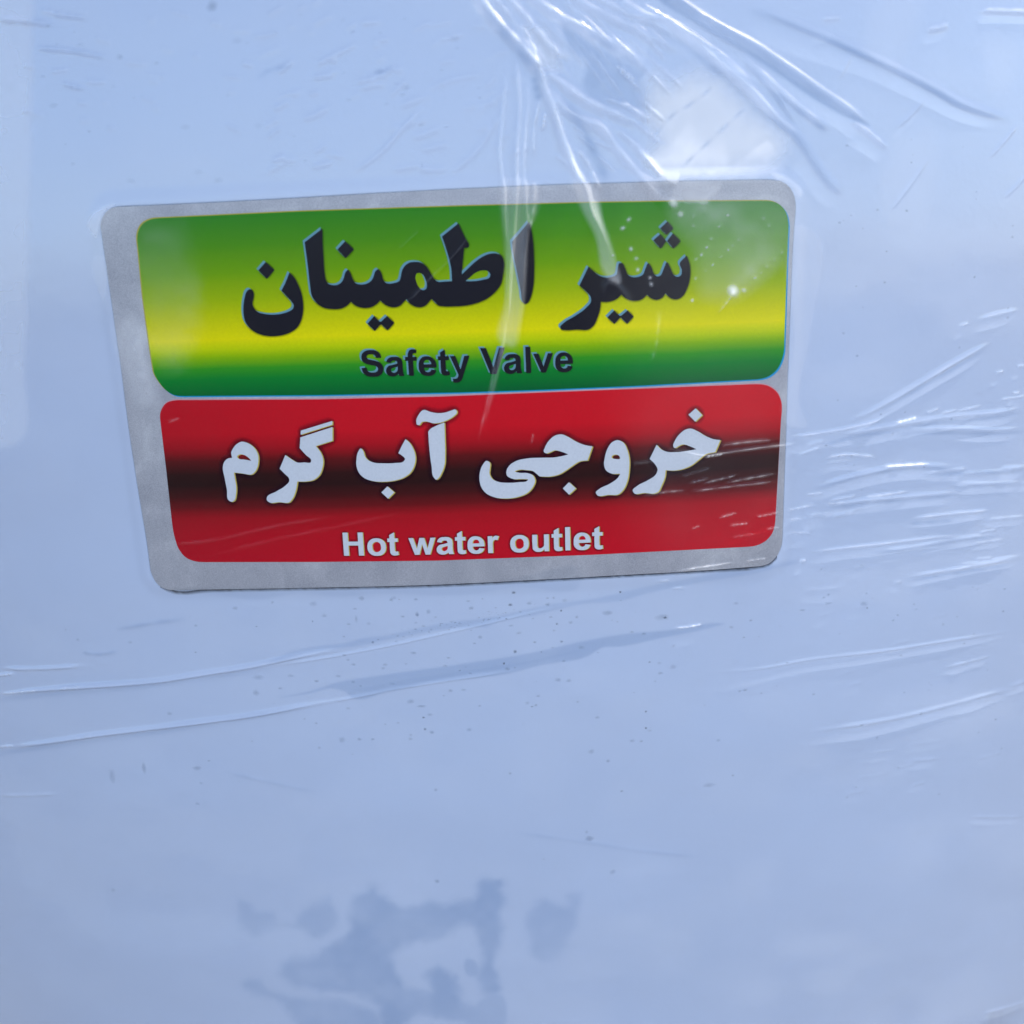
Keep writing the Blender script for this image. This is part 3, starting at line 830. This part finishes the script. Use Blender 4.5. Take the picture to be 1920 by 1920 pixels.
for _ in range(16):
    x0 = random.uniform(1030, 1200); y0 = random.uniform(150, 290)
    a = R_(random.gauss(40, 8)); L = random.uniform(30, 90)
    crease([(x0, y0), (x0 + L * math.cos(a), y0 + L * math.sin(a))], random.uniform(2.5, 4), random.uniform(0.06, 0.14), random.uniform(0, 0.25))
# upright pleats running down across the sticker
crease([(968,92),(972,150),(975,205),(970,270),(969,330),(965,400),(960,470),(955,540),(948,600),(942,650),(930,705),(915,765),(898,825)], 9, 0.45, 0.30, 0.1, 0.25)
crease([(952,112),(947,170),(941,230),(938,290),(944,345),(946,400),(950,470),(953,560),(955,640)], 7, 0.35, 0.22, 0.2, 0.2)
crease([(985,120),(990,180),(985,250),(982,320),(985,380),(988,430),(982,490),(978,560),(972,620),(965,690)], 8, 0.35, 0.24, 0.2, 0.3)
crease([(1014,180),(1005,215),(1000,252),(1002,300)], 5, 0.25, 0.3)
crease([(1022,208),(1019,232),(1016,248)], 5, 0.3, 0.5)
crease([(1002,330),(1000,370),(998,400),(992,440)], 6, 0.25, 0.35)
patch([(940,335),(975,335),(1008,350),(1004,400),(990,430),(985,500),(975,600),(960,650),(940,640),(950,560),(948,470),(942,400)], 16, milk_glare, 0.17)  # pale reflection veil over the pleats, painted as whitening
patch([(1075,340),(1110,350),(1130,420),(1150,480),(1160,530),(1140,520),(1115,440),(1090,390)], 14, milk_glare, 0.24)  # reflection along the wide fold, painted white
crease([(1128,560),(1140,530),(1165,545),(1185,590)], 8, 0.15, 0.05)
crease([(1236,580),(1232,620),(1226,660),(1215,690)], 7, 0.2, 0.10)
# second fan, upper right
crease([(1262,-6),(1333,40),(1419,87),(1512,150),(1585,200),(1632,234)], 8.8, 0.432, 0.14, 0, 0.15, 0.3)
patch([(1236,-6),(1270,-6),(1333,36),(1420,88),(1512,152),(1585,203),(1630,236),(1600,226),(1533,190),(1460,140),(1387,93),(1317,52)], 8, cling_shade, 0.75)
crease([(1170,5),(1200,23),(1262,46),(1308,83),(1352,122),(1387,152),(1429,192),(1465,228)], 9.9, 0.432, 0.22, 0, 0.2, 0.2)
crease([(1240,40),(1290,62),(1340,95),(1380,130),(1420,165)], 8.8, 0.288, 0.12)
crease([(1340,110),(1398,150),(1429,195),(1462,225),(1492,254),(1523,298),(1554,340),(1583,364)], 9.9, 0.173, 0.02, 0.2, 0.1)
shade_line([(1200,38),(1262,70),(1325,118),(1367,155),(1398,184),(1429,213),(1462,236),(1492,256),(1523,300),(1554,342),(1583,366)], 9, 0.75)
shade_line([(1390,112),(1440,164),(1471,206),(1490,240)], 7, 0.6)
shade_line([(1445,163),(1502,212),(1556,250)], 7, 0.6)
shade_line([(905,8),(935,50),(965,88),(992,118),(1008,140),(1014,165)], 14, 0.75)
shade_line([(1048,180),(1078,216),(1104,266),(1120,300),(1140,345)], 12, 0.7)
shade_line([(1000,140),(1006,165),(1012,190)], 10, 0.7)
shade_line([(1100,60),(1160,100),(1215,140)], 8, 0.5)
crease([(1385,100),(1412,128),(1440,158),(1471,200),(1490,232)], 6.6, 0.252, 0.06)
crease([(1400,108),(1450,158),(1502,204),(1556,245)], 7.7, 0.324, 0.10)
crease([(1590,225),(1624,246),(1664,279)], 6.6, 0.252, 0.22)
crease([(1410,12),(1440,25),(1492,46),(1544,67),(1600,92),(1645,113),(1697,138),(1749,165),(1801,194),(1853,212),(1900,226)], 8.8, 0.187, 0.02, 0.15, 0.15)
shade_line([(1400,18),(1440,30),(1492,51),(1544,72),(1600,97),(1645,118),(1697,143),(1749,170),(1801,199),(1853,216),(1900,227)], 9, 0.85)
crease([(1830,20),(1880,21),(1930,23)], 6.6, 0.216, 0.25, 0.3, 0)
crease([(1735,55),(1760,52),(1780,45)], 8.8, 0.144, 0.15)
crease([(1535,36),(1560,35),(1580,33)], 6.6, 0.108, 0.12)
for a, b in (((1735,185),(1680,240)), ((1910,230),(1850,300)), ((1925,325),(1880,372)), ((1600,95),(1570,150)), ((1745,290),(1665,400))):
    crease([a, ((a[0] + b[0]) / 2, (a[1] + b[1]) / 2 + 3), b], 4, 0.12, 0.05)
# glare above the sticker's right end, painted white into the film
GLARE = [(1226,150),(1262,160),(1300,142),(1345,152),(1385,182),(1420,215),(1452,240),(1468,275),(1450,300),(1420,312),(1330,322),(1270,326),(1236,326),(1217,292),(1237,270),(1222,238),(1216,200)]
patch(GLARE, 66, milk_glare, 0.80, cloud * 0.25 + 0.75, 6)
patch([(1224,160),(1245,156),(1262,250),(1262,340),(1236,332),(1217,292),(1237,270),(1222,238),(1216,200)], 14, milk_glare, 0.55, cloud * 0.25 + 0.75, 9)
patch([(1262,346),(1300,340),(1352,342),(1348,358),(1332,374),(1268,376)], 14, milk_glare, 0.34, cloud, 7)
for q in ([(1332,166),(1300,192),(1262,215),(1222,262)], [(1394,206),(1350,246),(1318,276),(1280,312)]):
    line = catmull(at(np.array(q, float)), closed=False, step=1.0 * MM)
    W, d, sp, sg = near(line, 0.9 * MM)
    milk_glare[W] *= 1 - 0.45 * np.exp(-(d / (0.35 * MM))**2) * (0.6 + 0.4 * np.sin(sp * 23))
patch([(1440,322),(1476,334),(1502,366),(1496,372),(1478,350),(1455,338)], 12, milk_glare, 0.24, cloud)
patch([(1252,372),(1340,372),(1440,372),(1482,400),(1476,470),(1430,520),(1380,560),(1320,560),(1300,470),(1262,420)], 50, milk_glare, 0.17, cloud)
for (x, y, r, m) in ((1178,412,4,.45),(1167,428,4,.5),(1182,467,4,.55),(1148,479,4,.4),(1192,485,3,.35),(1195,506,4,.5),(1218,521,3,.35),(1220,533,4,.35),(1363,404,5,.4),(1347,425,4,.3),
                     (1299,424,4,.3),(1332,448,3,.3),(1324,464,4,.4),(1314,478,4,.45),(1304,486,3,.3),(1383,450,5,.25),(1372,462,4,.25),(1364,469,4,.35),(1350,482,4,.25),(1335,497,4,.35),(1322,508,3,.22),
                     (1303,522,4,.3),(1297,563,4,.5),(1436,500,4,.25),(1414,521,5,.35),(1425,512,3,.25),(1450,488,4,.22),(1464,474,4,.25),(1393,544,6,.45),(1373,545,9,.85),(1262,380,10,.6),(1275,402,8,.45),
                     (1430,410,8,.2),(1440,424,6,.2),(1320,396,8,.22),(1300,405,8,.22)):
    dot(x, y, r * (1.0 if m > 0.8 else 0.75), 0.05 if m > 0.8 else 0.012, m * (1.0 if m > 0.8 else 0.95), random.uniform(1, 1.6), random.uniform(-1, 1))
crease([(1372,552),(1358,572),(1340,592)], 5, 0.1, 0.35, 0, 0.6)
# horizontal folds at the right of the sticker
E = [([(1585,790),(1628,773),(1667,752),(1719,721),(1772,689),(1837,653),(1864,640)], 7, 0.65, 0.12),
     ([(1470,821),(1545,811),(1602,800),(1641,790),(1672,774)], 5, 0.4, 0.25),
     ([(1560,818),(1628,806),(1680,797),(1732,788),(1798,779),(1863,774),(1925,766)], 7, 0.5, 0.10),
     ([(1675,793),(1700,787),(1722,781)], 5, 0.25, 0.7), ([(1735,775),(1760,766)], 4, 0.2, 0.35), ([(1762,776),(1795,768)], 4, 0.2, 0.35), ([(1790,772),(1842,760)], 4, 0.2, 0.35),
     ([(1680,806),(1740,804),(1798,803),(1850,806),(1925,802)], 6, 0.35, 0.08),
     ([(1540,861),(1581,853),(1620,855),(1650,858)], 5, 0.25, 0.45), ([(1650,874),(1690,872),(1745,868)], 4.5, 0.3, 0.9),
     ([(1515,918),(1576,899),(1628,886),(1680,876),(1732,873),(1800,876)], 8, 0.55, 0.05), ([(1727,888),(1770,882),(1820,878)], 5, 0.25, 0.2), ([(1780,890),(1850,886),(1925,878)], 8, 0.3, 0.1),
     ([(1545,950),(1602,940),(1667,934),(1732,928),(1802,924)], 7, 0.5, 0.12), ([(1615,932),(1660,927),(1712,920)], 5, 0.25, 0.35), ([(1548,945),(1585,942)], 5, 0.2, 0.3),
     ([(1700,973),(1758,966),(1818,960),(1866,956)], 5, 0.4, 0.3), ([(1845,975),(1880,972),(1925,968)], 6, 0.25, 0.05),
     ([(1500,1038),(1576,1028),(1641,1021),(1693,1015),(1758,1007),(1812,1004)], 5, 0.35, 0.3), ([(1628,1034),(1706,1026),(1784,1012),(1878,1000)], 7, 0.35, 0.04), ([(1498,1052),(1512,1050)], 6, 0.35, 0.35),
     ([(1690,1084),(1745,1074),(1806,1064),(1863,1054),(1925,1046)], 6, 0.45, 0.2), ([(1786,1060),(1850,1052),(1925,1040)], 6, 0.3, 0.06), ([(1675,1092),(1690,1091)], 5, 0.2, 0.2),
     ([(1796,612),(1815,606)], 4, 0.2, 0.5), ([(1830,600),(1858,592),(1908,581)], 5, 0.3, 0.3), ([(1865,699),(1880,696)], 4, 0.2, 0.4), ([(1905,688),(1920,685)], 4, 0.2, 0.3),
     ([(1895,738),(1912,736)], 4, 0.2, 0.4), ([(1870,750),(1925,742)], 4, 0.2, 0.3), ([(1509,928),(1545,924)], 4, 0.2, 0.25), ([(1470,958),(1525,947)], 4, 0.2, 0.3), ([(1478,975),(1500,972)], 4, 0.15, 0.3),
     ([(1475,998),(1500,999),(1525,999)], 4, 0.15, 0.25), ([(1510,968),(1560,962)], 7, 0.2, 0.05), ([(1490,856),(1540,838)], 4, 0.2, 0.15), ([(1545,868),(1600,862)], 4, 0.15, 0.15), ([(1780,905),(1850,907),(1925,903)], 6, 0.25, 0.0),
     # over the red half
     ([(1345,837),(1387,830),(1450,825)], 4, 0.3, 0.28), ([(1240,842),(1275,845),(1323,854),(1356,849),(1403,842),(1462,835),(1505,832)], 4, 0.35, 0.30), ([(1318,856),(1356,850)], 4, 0.15, 0.7),
     ([(1288,906),(1330,896)], 3, 0.2, 0.22), ([(1310,907),(1345,899),(1385,889)], 3, 0.22, 0.26), ([(1350,907),(1400,897),(1458,887)], 4, 0.25, 0.24), ([(1202,929),(1247,922),(1290,919)], 3, 0.2, 0.22),
     ([(1282,922),(1341,915),(1400,908),(1460,902)], 4, 0.25, 0.24), ([(1344,971),(1382,960)], 3, 0.2, 0.34), ([(1363,985),(1404,980)], 3, 0.2, 0.34), ([(1294,991),(1312,985)], 3, 0.15, 0.3),
     ([(1412,969),(1430,966),(1462,959)], 3, 0.2, 0.3), ([(1432,991),(1462,988)], 3, 0.2, 0.26), ([(1366,1008),(1420,1000)], 3, 0.15, 0.10), ([(1270,896),(1335,876)], 4, 0.18, 0.10), ([(1180,870),(1240,864)], 5, 0.15, 0.07),
     ([(1264,1071),(1309,1063),(1345,1058),(1380,1052)], 4, 0.25, 0.6), ([(1392,1052),(1440,1045)], 4, 0.2, 0.3), ([(930,655),(925,700),(905,790),(897,824)], 5, 0.2, 0.16), ([(1000,812),(996,832)], 4, 0.12, 0.14),
     ([(318,792),(340,783)], 4, 0.15, 0.18), ([(290,1022),(400,1012),(520,985),(640,965)], 4, 0.15, 0.05), ([(380,1045),(520,1010),(640,985),(780,955)], 4, 0.15, 0.03),
     ([(755,580),(800,530),(850,480),(890,430)], 4, 0.12, 0.06), ([(745,470),(790,430)], 4, 0.1, 0.05),
     # two long flattened folds crossing below the sticker
     ([(-6,1302),(75,1293),(150,1287),(225,1282),(300,1276),(375,1264),(475,1248),(544,1233),(674,1209)], 7, 0.75, 0.07), ([(460,1255),(629,1229),(741,1207),(854,1182),(994,1149),(1090,1128)], 3.5, 0.3, 0.02),
     ([(-6,1402),(75,1393),(175,1378),(275,1366),(375,1353),(475,1340),(572,1322),(657,1308)], 7, 0.75, 0.05), ([(572,1322),(657,1308),(741,1291),(826,1277),(994,1252)], 4, 0.3, 0.0),
     ([(-6,1301),(40,1296),(85,1291)], 4, 0.2, 0.5), ([(112,1289),(160,1285)], 4, 0.2, 0.35), ([(-6,1400),(30,1397)], 4, 0.2, 0.3), ([(140,1384),(178,1376)], 4, 0.2, 0.25),
     ([(1262,1177),(1290,1175),(1320,1169)], 3, 0.25, 0.75), ([(1230,1089),(1258,1087)], 3, 0.15, 0.4), ([(1256,1103),(1286,1101)], 3, 0.15, 0.4),
     ([(1298,1259),(1360,1258),(1420,1253),(1510,1237),(1660,1219),(1780,1200),(1925,1178)], 4.5, 0.22, 0.05), ([(1500,1373),(1590,1360),(1680,1345),(1760,1326),(1860,1299),(1925,1284)], 7, 0.42, 0.05),
     ([(1766,1252),(1862,1228)], 4, 0.25, 0.1), ([(1632,1410),(1682,1404)], 4, 0.15, 0.06), ([(218,1179),(290,1166),(352,1158)], 7, 0.10, 0.0), ([(152,1221),(190,1225),(222,1219)], 6, 0.10, 0.0),
     ([(-6,1252),(60,1253),(110,1251),(168,1246)], 6, 0.4, 0.06), ([(-6,1266),(12,1264),(30,1261)], 5, 0.35, 0.35), ([(-6,1491),(60,1490),(118,1487)], 5, 0.16, 0.03),
     ([(955,1558),(1090,1577),(1200,1594),(1330,1607)], 8, 0.07, 0.0), ([(418,1446),(500,1464),(595,1485)], 7, 0.07, 0.0), ([(1840,1900),(1880,1890),(1925,1880)], 6, 0.3, 0.0), ([(1810,1531),(1925,1530)], 5, 0.15, 0.0),
     ([(-6,36),(50,40),(105,46)], 6, 0.3, 0.0), ([(92,25),(130,30),(165,34)], 5, 0.25, 0.08), ([(64,90),(130,95),(205,109)], 5, 0.25, 0.05), ([(95,135),(132,130)], 4, 0.15, 0.0), ([(115,156),(160,167)], 5, 0.2, 0.0)]
for (pts, w, h, m) in E:
    crease(pts, w, h * (0.6 if pts[0][0] > 1460 else 1.0), m * (0.7 if pts[0][0] > 1460 and m < 0.65 else 1.0))
shade_line([(218,1180),(290,1167),(352,1159)], 7, 0.5); shade_line([(152,1222),(190,1226),(222,1220)], 6, 0.5)
shade_line([(955,1558),(1090,1577),(1200,1594),(1330,1607)], 6, 0.3); shade_line([(418,1446),(500,1464),(595,1485)], 6, 0.3)
for q in ([(1515,921),(1576,903),(1628,890),(1680,881),(1732,878),(1800,880)], [(1545,955),(1602,946),(1667,940),(1732,934),(1802,928)], [(1576,823),(1628,814),(1680,806),(1732,796),(1798,788),(1863,782),(1925,772)],
          [(1628,1037),(1706,1029),(1784,1016),(1878,1003)], [(1680,813),(1798,811),(1850,813),(1925,809)], [(1640,776),(1719,730),(1800,684),(1850,655)], [(1727,892),(1810,886),(1925,884)], [(1700,982),(1760,978),(1790,975)], [(1700,1090),(1800,1072),(1900,1058)],
          [(1545,834),(1575,826),(1600,818)], [(1340,1082),(1440,1064),(1500,1052)], [(0,38),(50,42),(110,48)], [(100,29),(165,36)], [(64,92),(140,97),(205,110)], [(120,160),(160,168)], [(480,148),(510,130),(550,124)], [(700,140),(740,128)]):
    shade_line(q, 6, 0.32 if q[0][1] < 200 else 0.55)
shade_line([(-60,1318),(0,1311),(150,1295),(300,1282),(400,1268),(520,1250)], 10, 0.42)
shade_line([(-60,1420),(0,1412),(175,1387),(300,1371),(420,1352),(600,1322)], 10, 0.42)
BAND1 = [(505,1240),(522,1231),(572,1215),(657,1203),(676,1197),(727,1191),(755,1184),(840,1167),(920,1157),(1032,1133),(1117,1121),(1201,1102),(1286,1085),(1400,1066),(1425,1068),(1300,1094),(1215,1112),(1159,1127),(1089,1133),(1004,1153),(924,1170),(910,1177),(896,1175),(868,1176),(736,1197),(674,1210),(572,1224)]
BAND2 = [(525,1307),(587,1294),(629,1280),(713,1266),(826,1250),(994,1224),(1089,1203),(1173,1188),(1257,1181),(1342,1168),(1358,1168),(1314,1181),(1243,1195),(1159,1212),(1131,1213),(1103,1229),(1018,1246),(938,1265),(826,1277),(741,1291),(662,1308),(646,1296),(629,1291),(580,1300)]
patch(BAND1, 6, cling_shade, 0.36)
patch(BAND2, 6, cling_shade, 0.50)
patch([(655,1295),(741,1275),(826,1262),(994,1236),(1089,1216),(1120,1212),(1018,1240),(826,1274),(700,1298)], 8, cling_shade, 0.62)
patch([(330,1104),(520,1101),(700,1098),(930,1089),(1090,1080),(1088,1092),(960,1100),(900,1112),(700,1113),(640,1118),(560,1112),(480,1124),(400,1114)], 7, cling_shade, 0.22)
# darker mottled patches of the film, bottom of the view
def zz(pts): return [(420 + x / 2.743, 1560 + y / 2.743) for x, y in pts]
mottle = 0.45 + 0.55 * np.clip(vnoise(0.006, 0.005, 21) * 0.9 + vnoise(0.002, 0.002, 22) * 0.5, 0, 1)
patch(zz([(85,350),(130,370),(170,420),(225,420),(260,430),(265,460),(370,460),(390,420),(480,375),(540,330),(570,370),(575,460),(540,505),(440,540),(400,490),(270,490),(215,525),(150,530),(95,490)]), 26, cling_shade, 0.42, mottle, 9)
patch(zz([(660,340),(730,300),(785,270),(810,310),(870,360),(930,395),(1000,395),(1070,360),(1150,375),(1240,340),(1310,330),(1320,250),(1420,240),(1430,400),(1420,560),(1390,680),(1410,760),(1400,840),(1330,830),(1330,600),(1280,480),(1230,470),(1150,530),(1060,545),(960,560),(895,620),(880,740),(960,810),(1060,820),(1050,720),(1110,700),(1190,760),(1220,860),(1320,900),(1330,1000),(1160,960),(950,965),(930,1000),(820,1000),(790,880),(640,830),(440,800),(340,770),(290,710),(340,650),(440,650),(540,590),(620,545),(650,450)]), 30, cling_shade, 0.66, mottle, 9)
patch(zz([(110,770),(170,760),(230,810),(340,840),(500,850),(640,880),(780,920),(810,1000),(380,1000),(310,900),(250,860),(150,840)]), 30, cling_shade, 0.5, mottle, 9)
patch(zz([(1570,400),(1640,340),(1720,360),(1790,390),(1785,310),(1800,310),(1805,480),(1770,570),(1690,660),(1610,665),(1570,560)]), 28, cling_shade, 0.42, mottle, 9)
patch(zz([(1250,650),(1290,660),(1300,740),(1260,740)]), 8, cling_shade, 0.4)
patch(zz([(1300,880),(1420,830),(1430,1000),(1330,1000)]), 12, cling_shade, 0.4)
# fine crumple in the slack sheet, upper left and upper right
for _ in range(70):
    x = random.uniform(470, 960); y = random.uniform(10, 330)
    if y > 330 - (x - 470) * 0.02: continue
    a = R_(random.gauss(-22, 14)); L = random.uniform(14, 60)
    crease([(x, y), (x + L * math.cos(a) * .5 + random.uniform(-3, 3), y + L * math.sin(a) * .5 + random.uniform(-3, 3)), (x + L * math.cos(a), y + L * math.sin(a))], random.uniform(4, 8), random.uniform(0.05, 0.16), 0)
for _ in range(26):
    x = random.uniform(40, 460); y = random.uniform(10, 250)
    a = R_(random.gauss(6, 10)); L = random.uniform(14, 50)
    crease([(x, y), (x + L * math.cos(a) * .5, y + L * math.sin(a) * .5 + random.uniform(-2, 2)), (x + L * math.cos(a), y + L * math.sin(a))], random.uniform(4, 7), random.uniform(0.05, 0.14), 0)
crease([(660,325),(715,285),(760,235),(800,195)], 5, 0.15, 0.03)
crease([(800,170),(850,148),(910,140)], 6, 0.14, 0)
crease([(840,330),(900,275),(945,200)], 6, 0.14, 0)
for _ in range(12):
    x = random.uniform(1500, 1920); y = random.uniform(820, 1090)
    a = R_(random.gauss(-8, 4)); L = random.uniform(20, 80)
    crease([(x, y), (x + L * math.cos(a), y + L * math.sin(a))], random.uniform(3, 6), random.uniform(0.06, 0.18), random.choice((0, 0, 0.05, 0.1)))
for _ in range(24):
    x = random.uniform(1480, 1920); y = random.uniform(1100, 1500)
    a = R_(random.gauss(-10, 4)); L = random.uniform(20, 90)
    crease([(x, y), (x + L * math.cos(a), y + L * math.sin(a))], random.uniform(4, 7), random.uniform(0.03, 0.08), 0)
# bright halo of air pockets at the sticker's corner and edges, painted as whitening
patch([(164,424),(174,402),(198,389),(216,384),(200,400),(192,420),(182,446)], 10, milk_glare, 0.30)
patch([(178,480),(192,478),(204,530),(196,560),(184,540)], 12, milk_glare, 0.16)
patch([(262,430),(330,420),(372,520),(360,620),(330,690),(290,640),(262,520)], 60, milk_glare, 0.07, cloud, 10)
patch([(222,600),(260,600),(282,700),(300,760),(262,760),(236,700)], 30, milk_glare, 0.22, cloud)
patch([(1494,420),(1522,430),(1516,640),(1500,760),(1512,800),(1482,800),(1486,640)], 16, milk_glare, 0.10)

# where the sheet hugs the sticker and the tank it loses its own reflection; faint haze elsewhere is painted as whitening
bond = np.maximum(bond, 0.55 * np.clip(vnoise(0.022, 0.012, 41) * 1.7 - 0.45, 0, 1) * (0.6 + 0.4 * vnoise(0.006, 0.004, 42)))
hug = np.clip(0.5 - sdf / (0.6 * MM), 0, 1) * (0.98 - 0.45 * np.clip((UU - 0.012) / 0.04, 0, 1) * np.clip((VV + 0.03) / 0.05, 0.35, 1))
bond = np.maximum(bond, hug)
milk_glare = np.maximum(milk_glare, 0.05 * np.clip(vnoise(0.030, 0.010, 43) * vnoise(0.009, 0.005, 44) * 2.2 - 0.2, 0, 1) * (sdf > 0))
patch([(-520,-420),(-200,-420),(64,-420),(64,-150),(63,-20),(60,200),(56,420),(48,700),(40,826),(-20,840),(-260,850),(-520,850)], 24, milk_glare, 0.25, cloud * 0.2 + 0.8, 3)  # reflected bright strip at the far left, painted into the film
patch([(1650,-10),(1720,-10),(1700,90),(1660,160),(1620,120)], 50, milk_glare, 0.07, None, 8)  # this and the next two: faint upright reflections painted as whitening
patch([(1850,80),(1900,80),(1890,160),(1862,170)], 50, milk_glare, 0.07, None, 10)
patch([(1690,250),(1740,250),(1745,380),(1720,470),(1690,460)], 50, milk_glare, 0.07, None, 10)
patch([(1190,400),(1475,395),(1470,700),(1450,1020),(1250,1030),(1180,720)], 160, milk_glare, 0.018, cloud * 0.5 + 0.5)  # glare over the sticker's right part, painted as a thin veil
H = base + Hh
P = wrap(UU.ravel(), VV.ravel(), H.ravel())
me = bpy.data.meshes.new('plastic_film')
idx = np.arange(NU * NV).reshape(NV, NU)
quads = np.stack([idx[:-1, :-1], idx[:-1, 1:], idx[1:, 1:], idx[1:, :-1]], -1).reshape(-1, 4)
nq = len(quads)
me.vertices.add(NU * NV)
me.vertices.foreach_set('co', P.astype(np.float32).ravel())
me.loops.add(nq * 4)
me.loops.foreach_set('vertex_index', quads.astype(np.int32).ravel())
me.polygons.add(nq)
me.polygons.foreach_set('loop_start', np.arange(0, nq * 4, 4, dtype=np.int32))
me.polygons.foreach_set('use_smooth', np.ones(nq, dtype=bool))
me.update(calc_edges=True)
for nm, arr in (('milk_glare', milk_glare), ('cling_shade', cling_shade), ('bond', bond)):
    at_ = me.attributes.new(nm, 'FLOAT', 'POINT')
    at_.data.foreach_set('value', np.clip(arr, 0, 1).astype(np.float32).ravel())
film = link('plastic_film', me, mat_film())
tag(film, 'clear wrinkled plastic film stretched over the white tank and its sticker', 'plastic film')
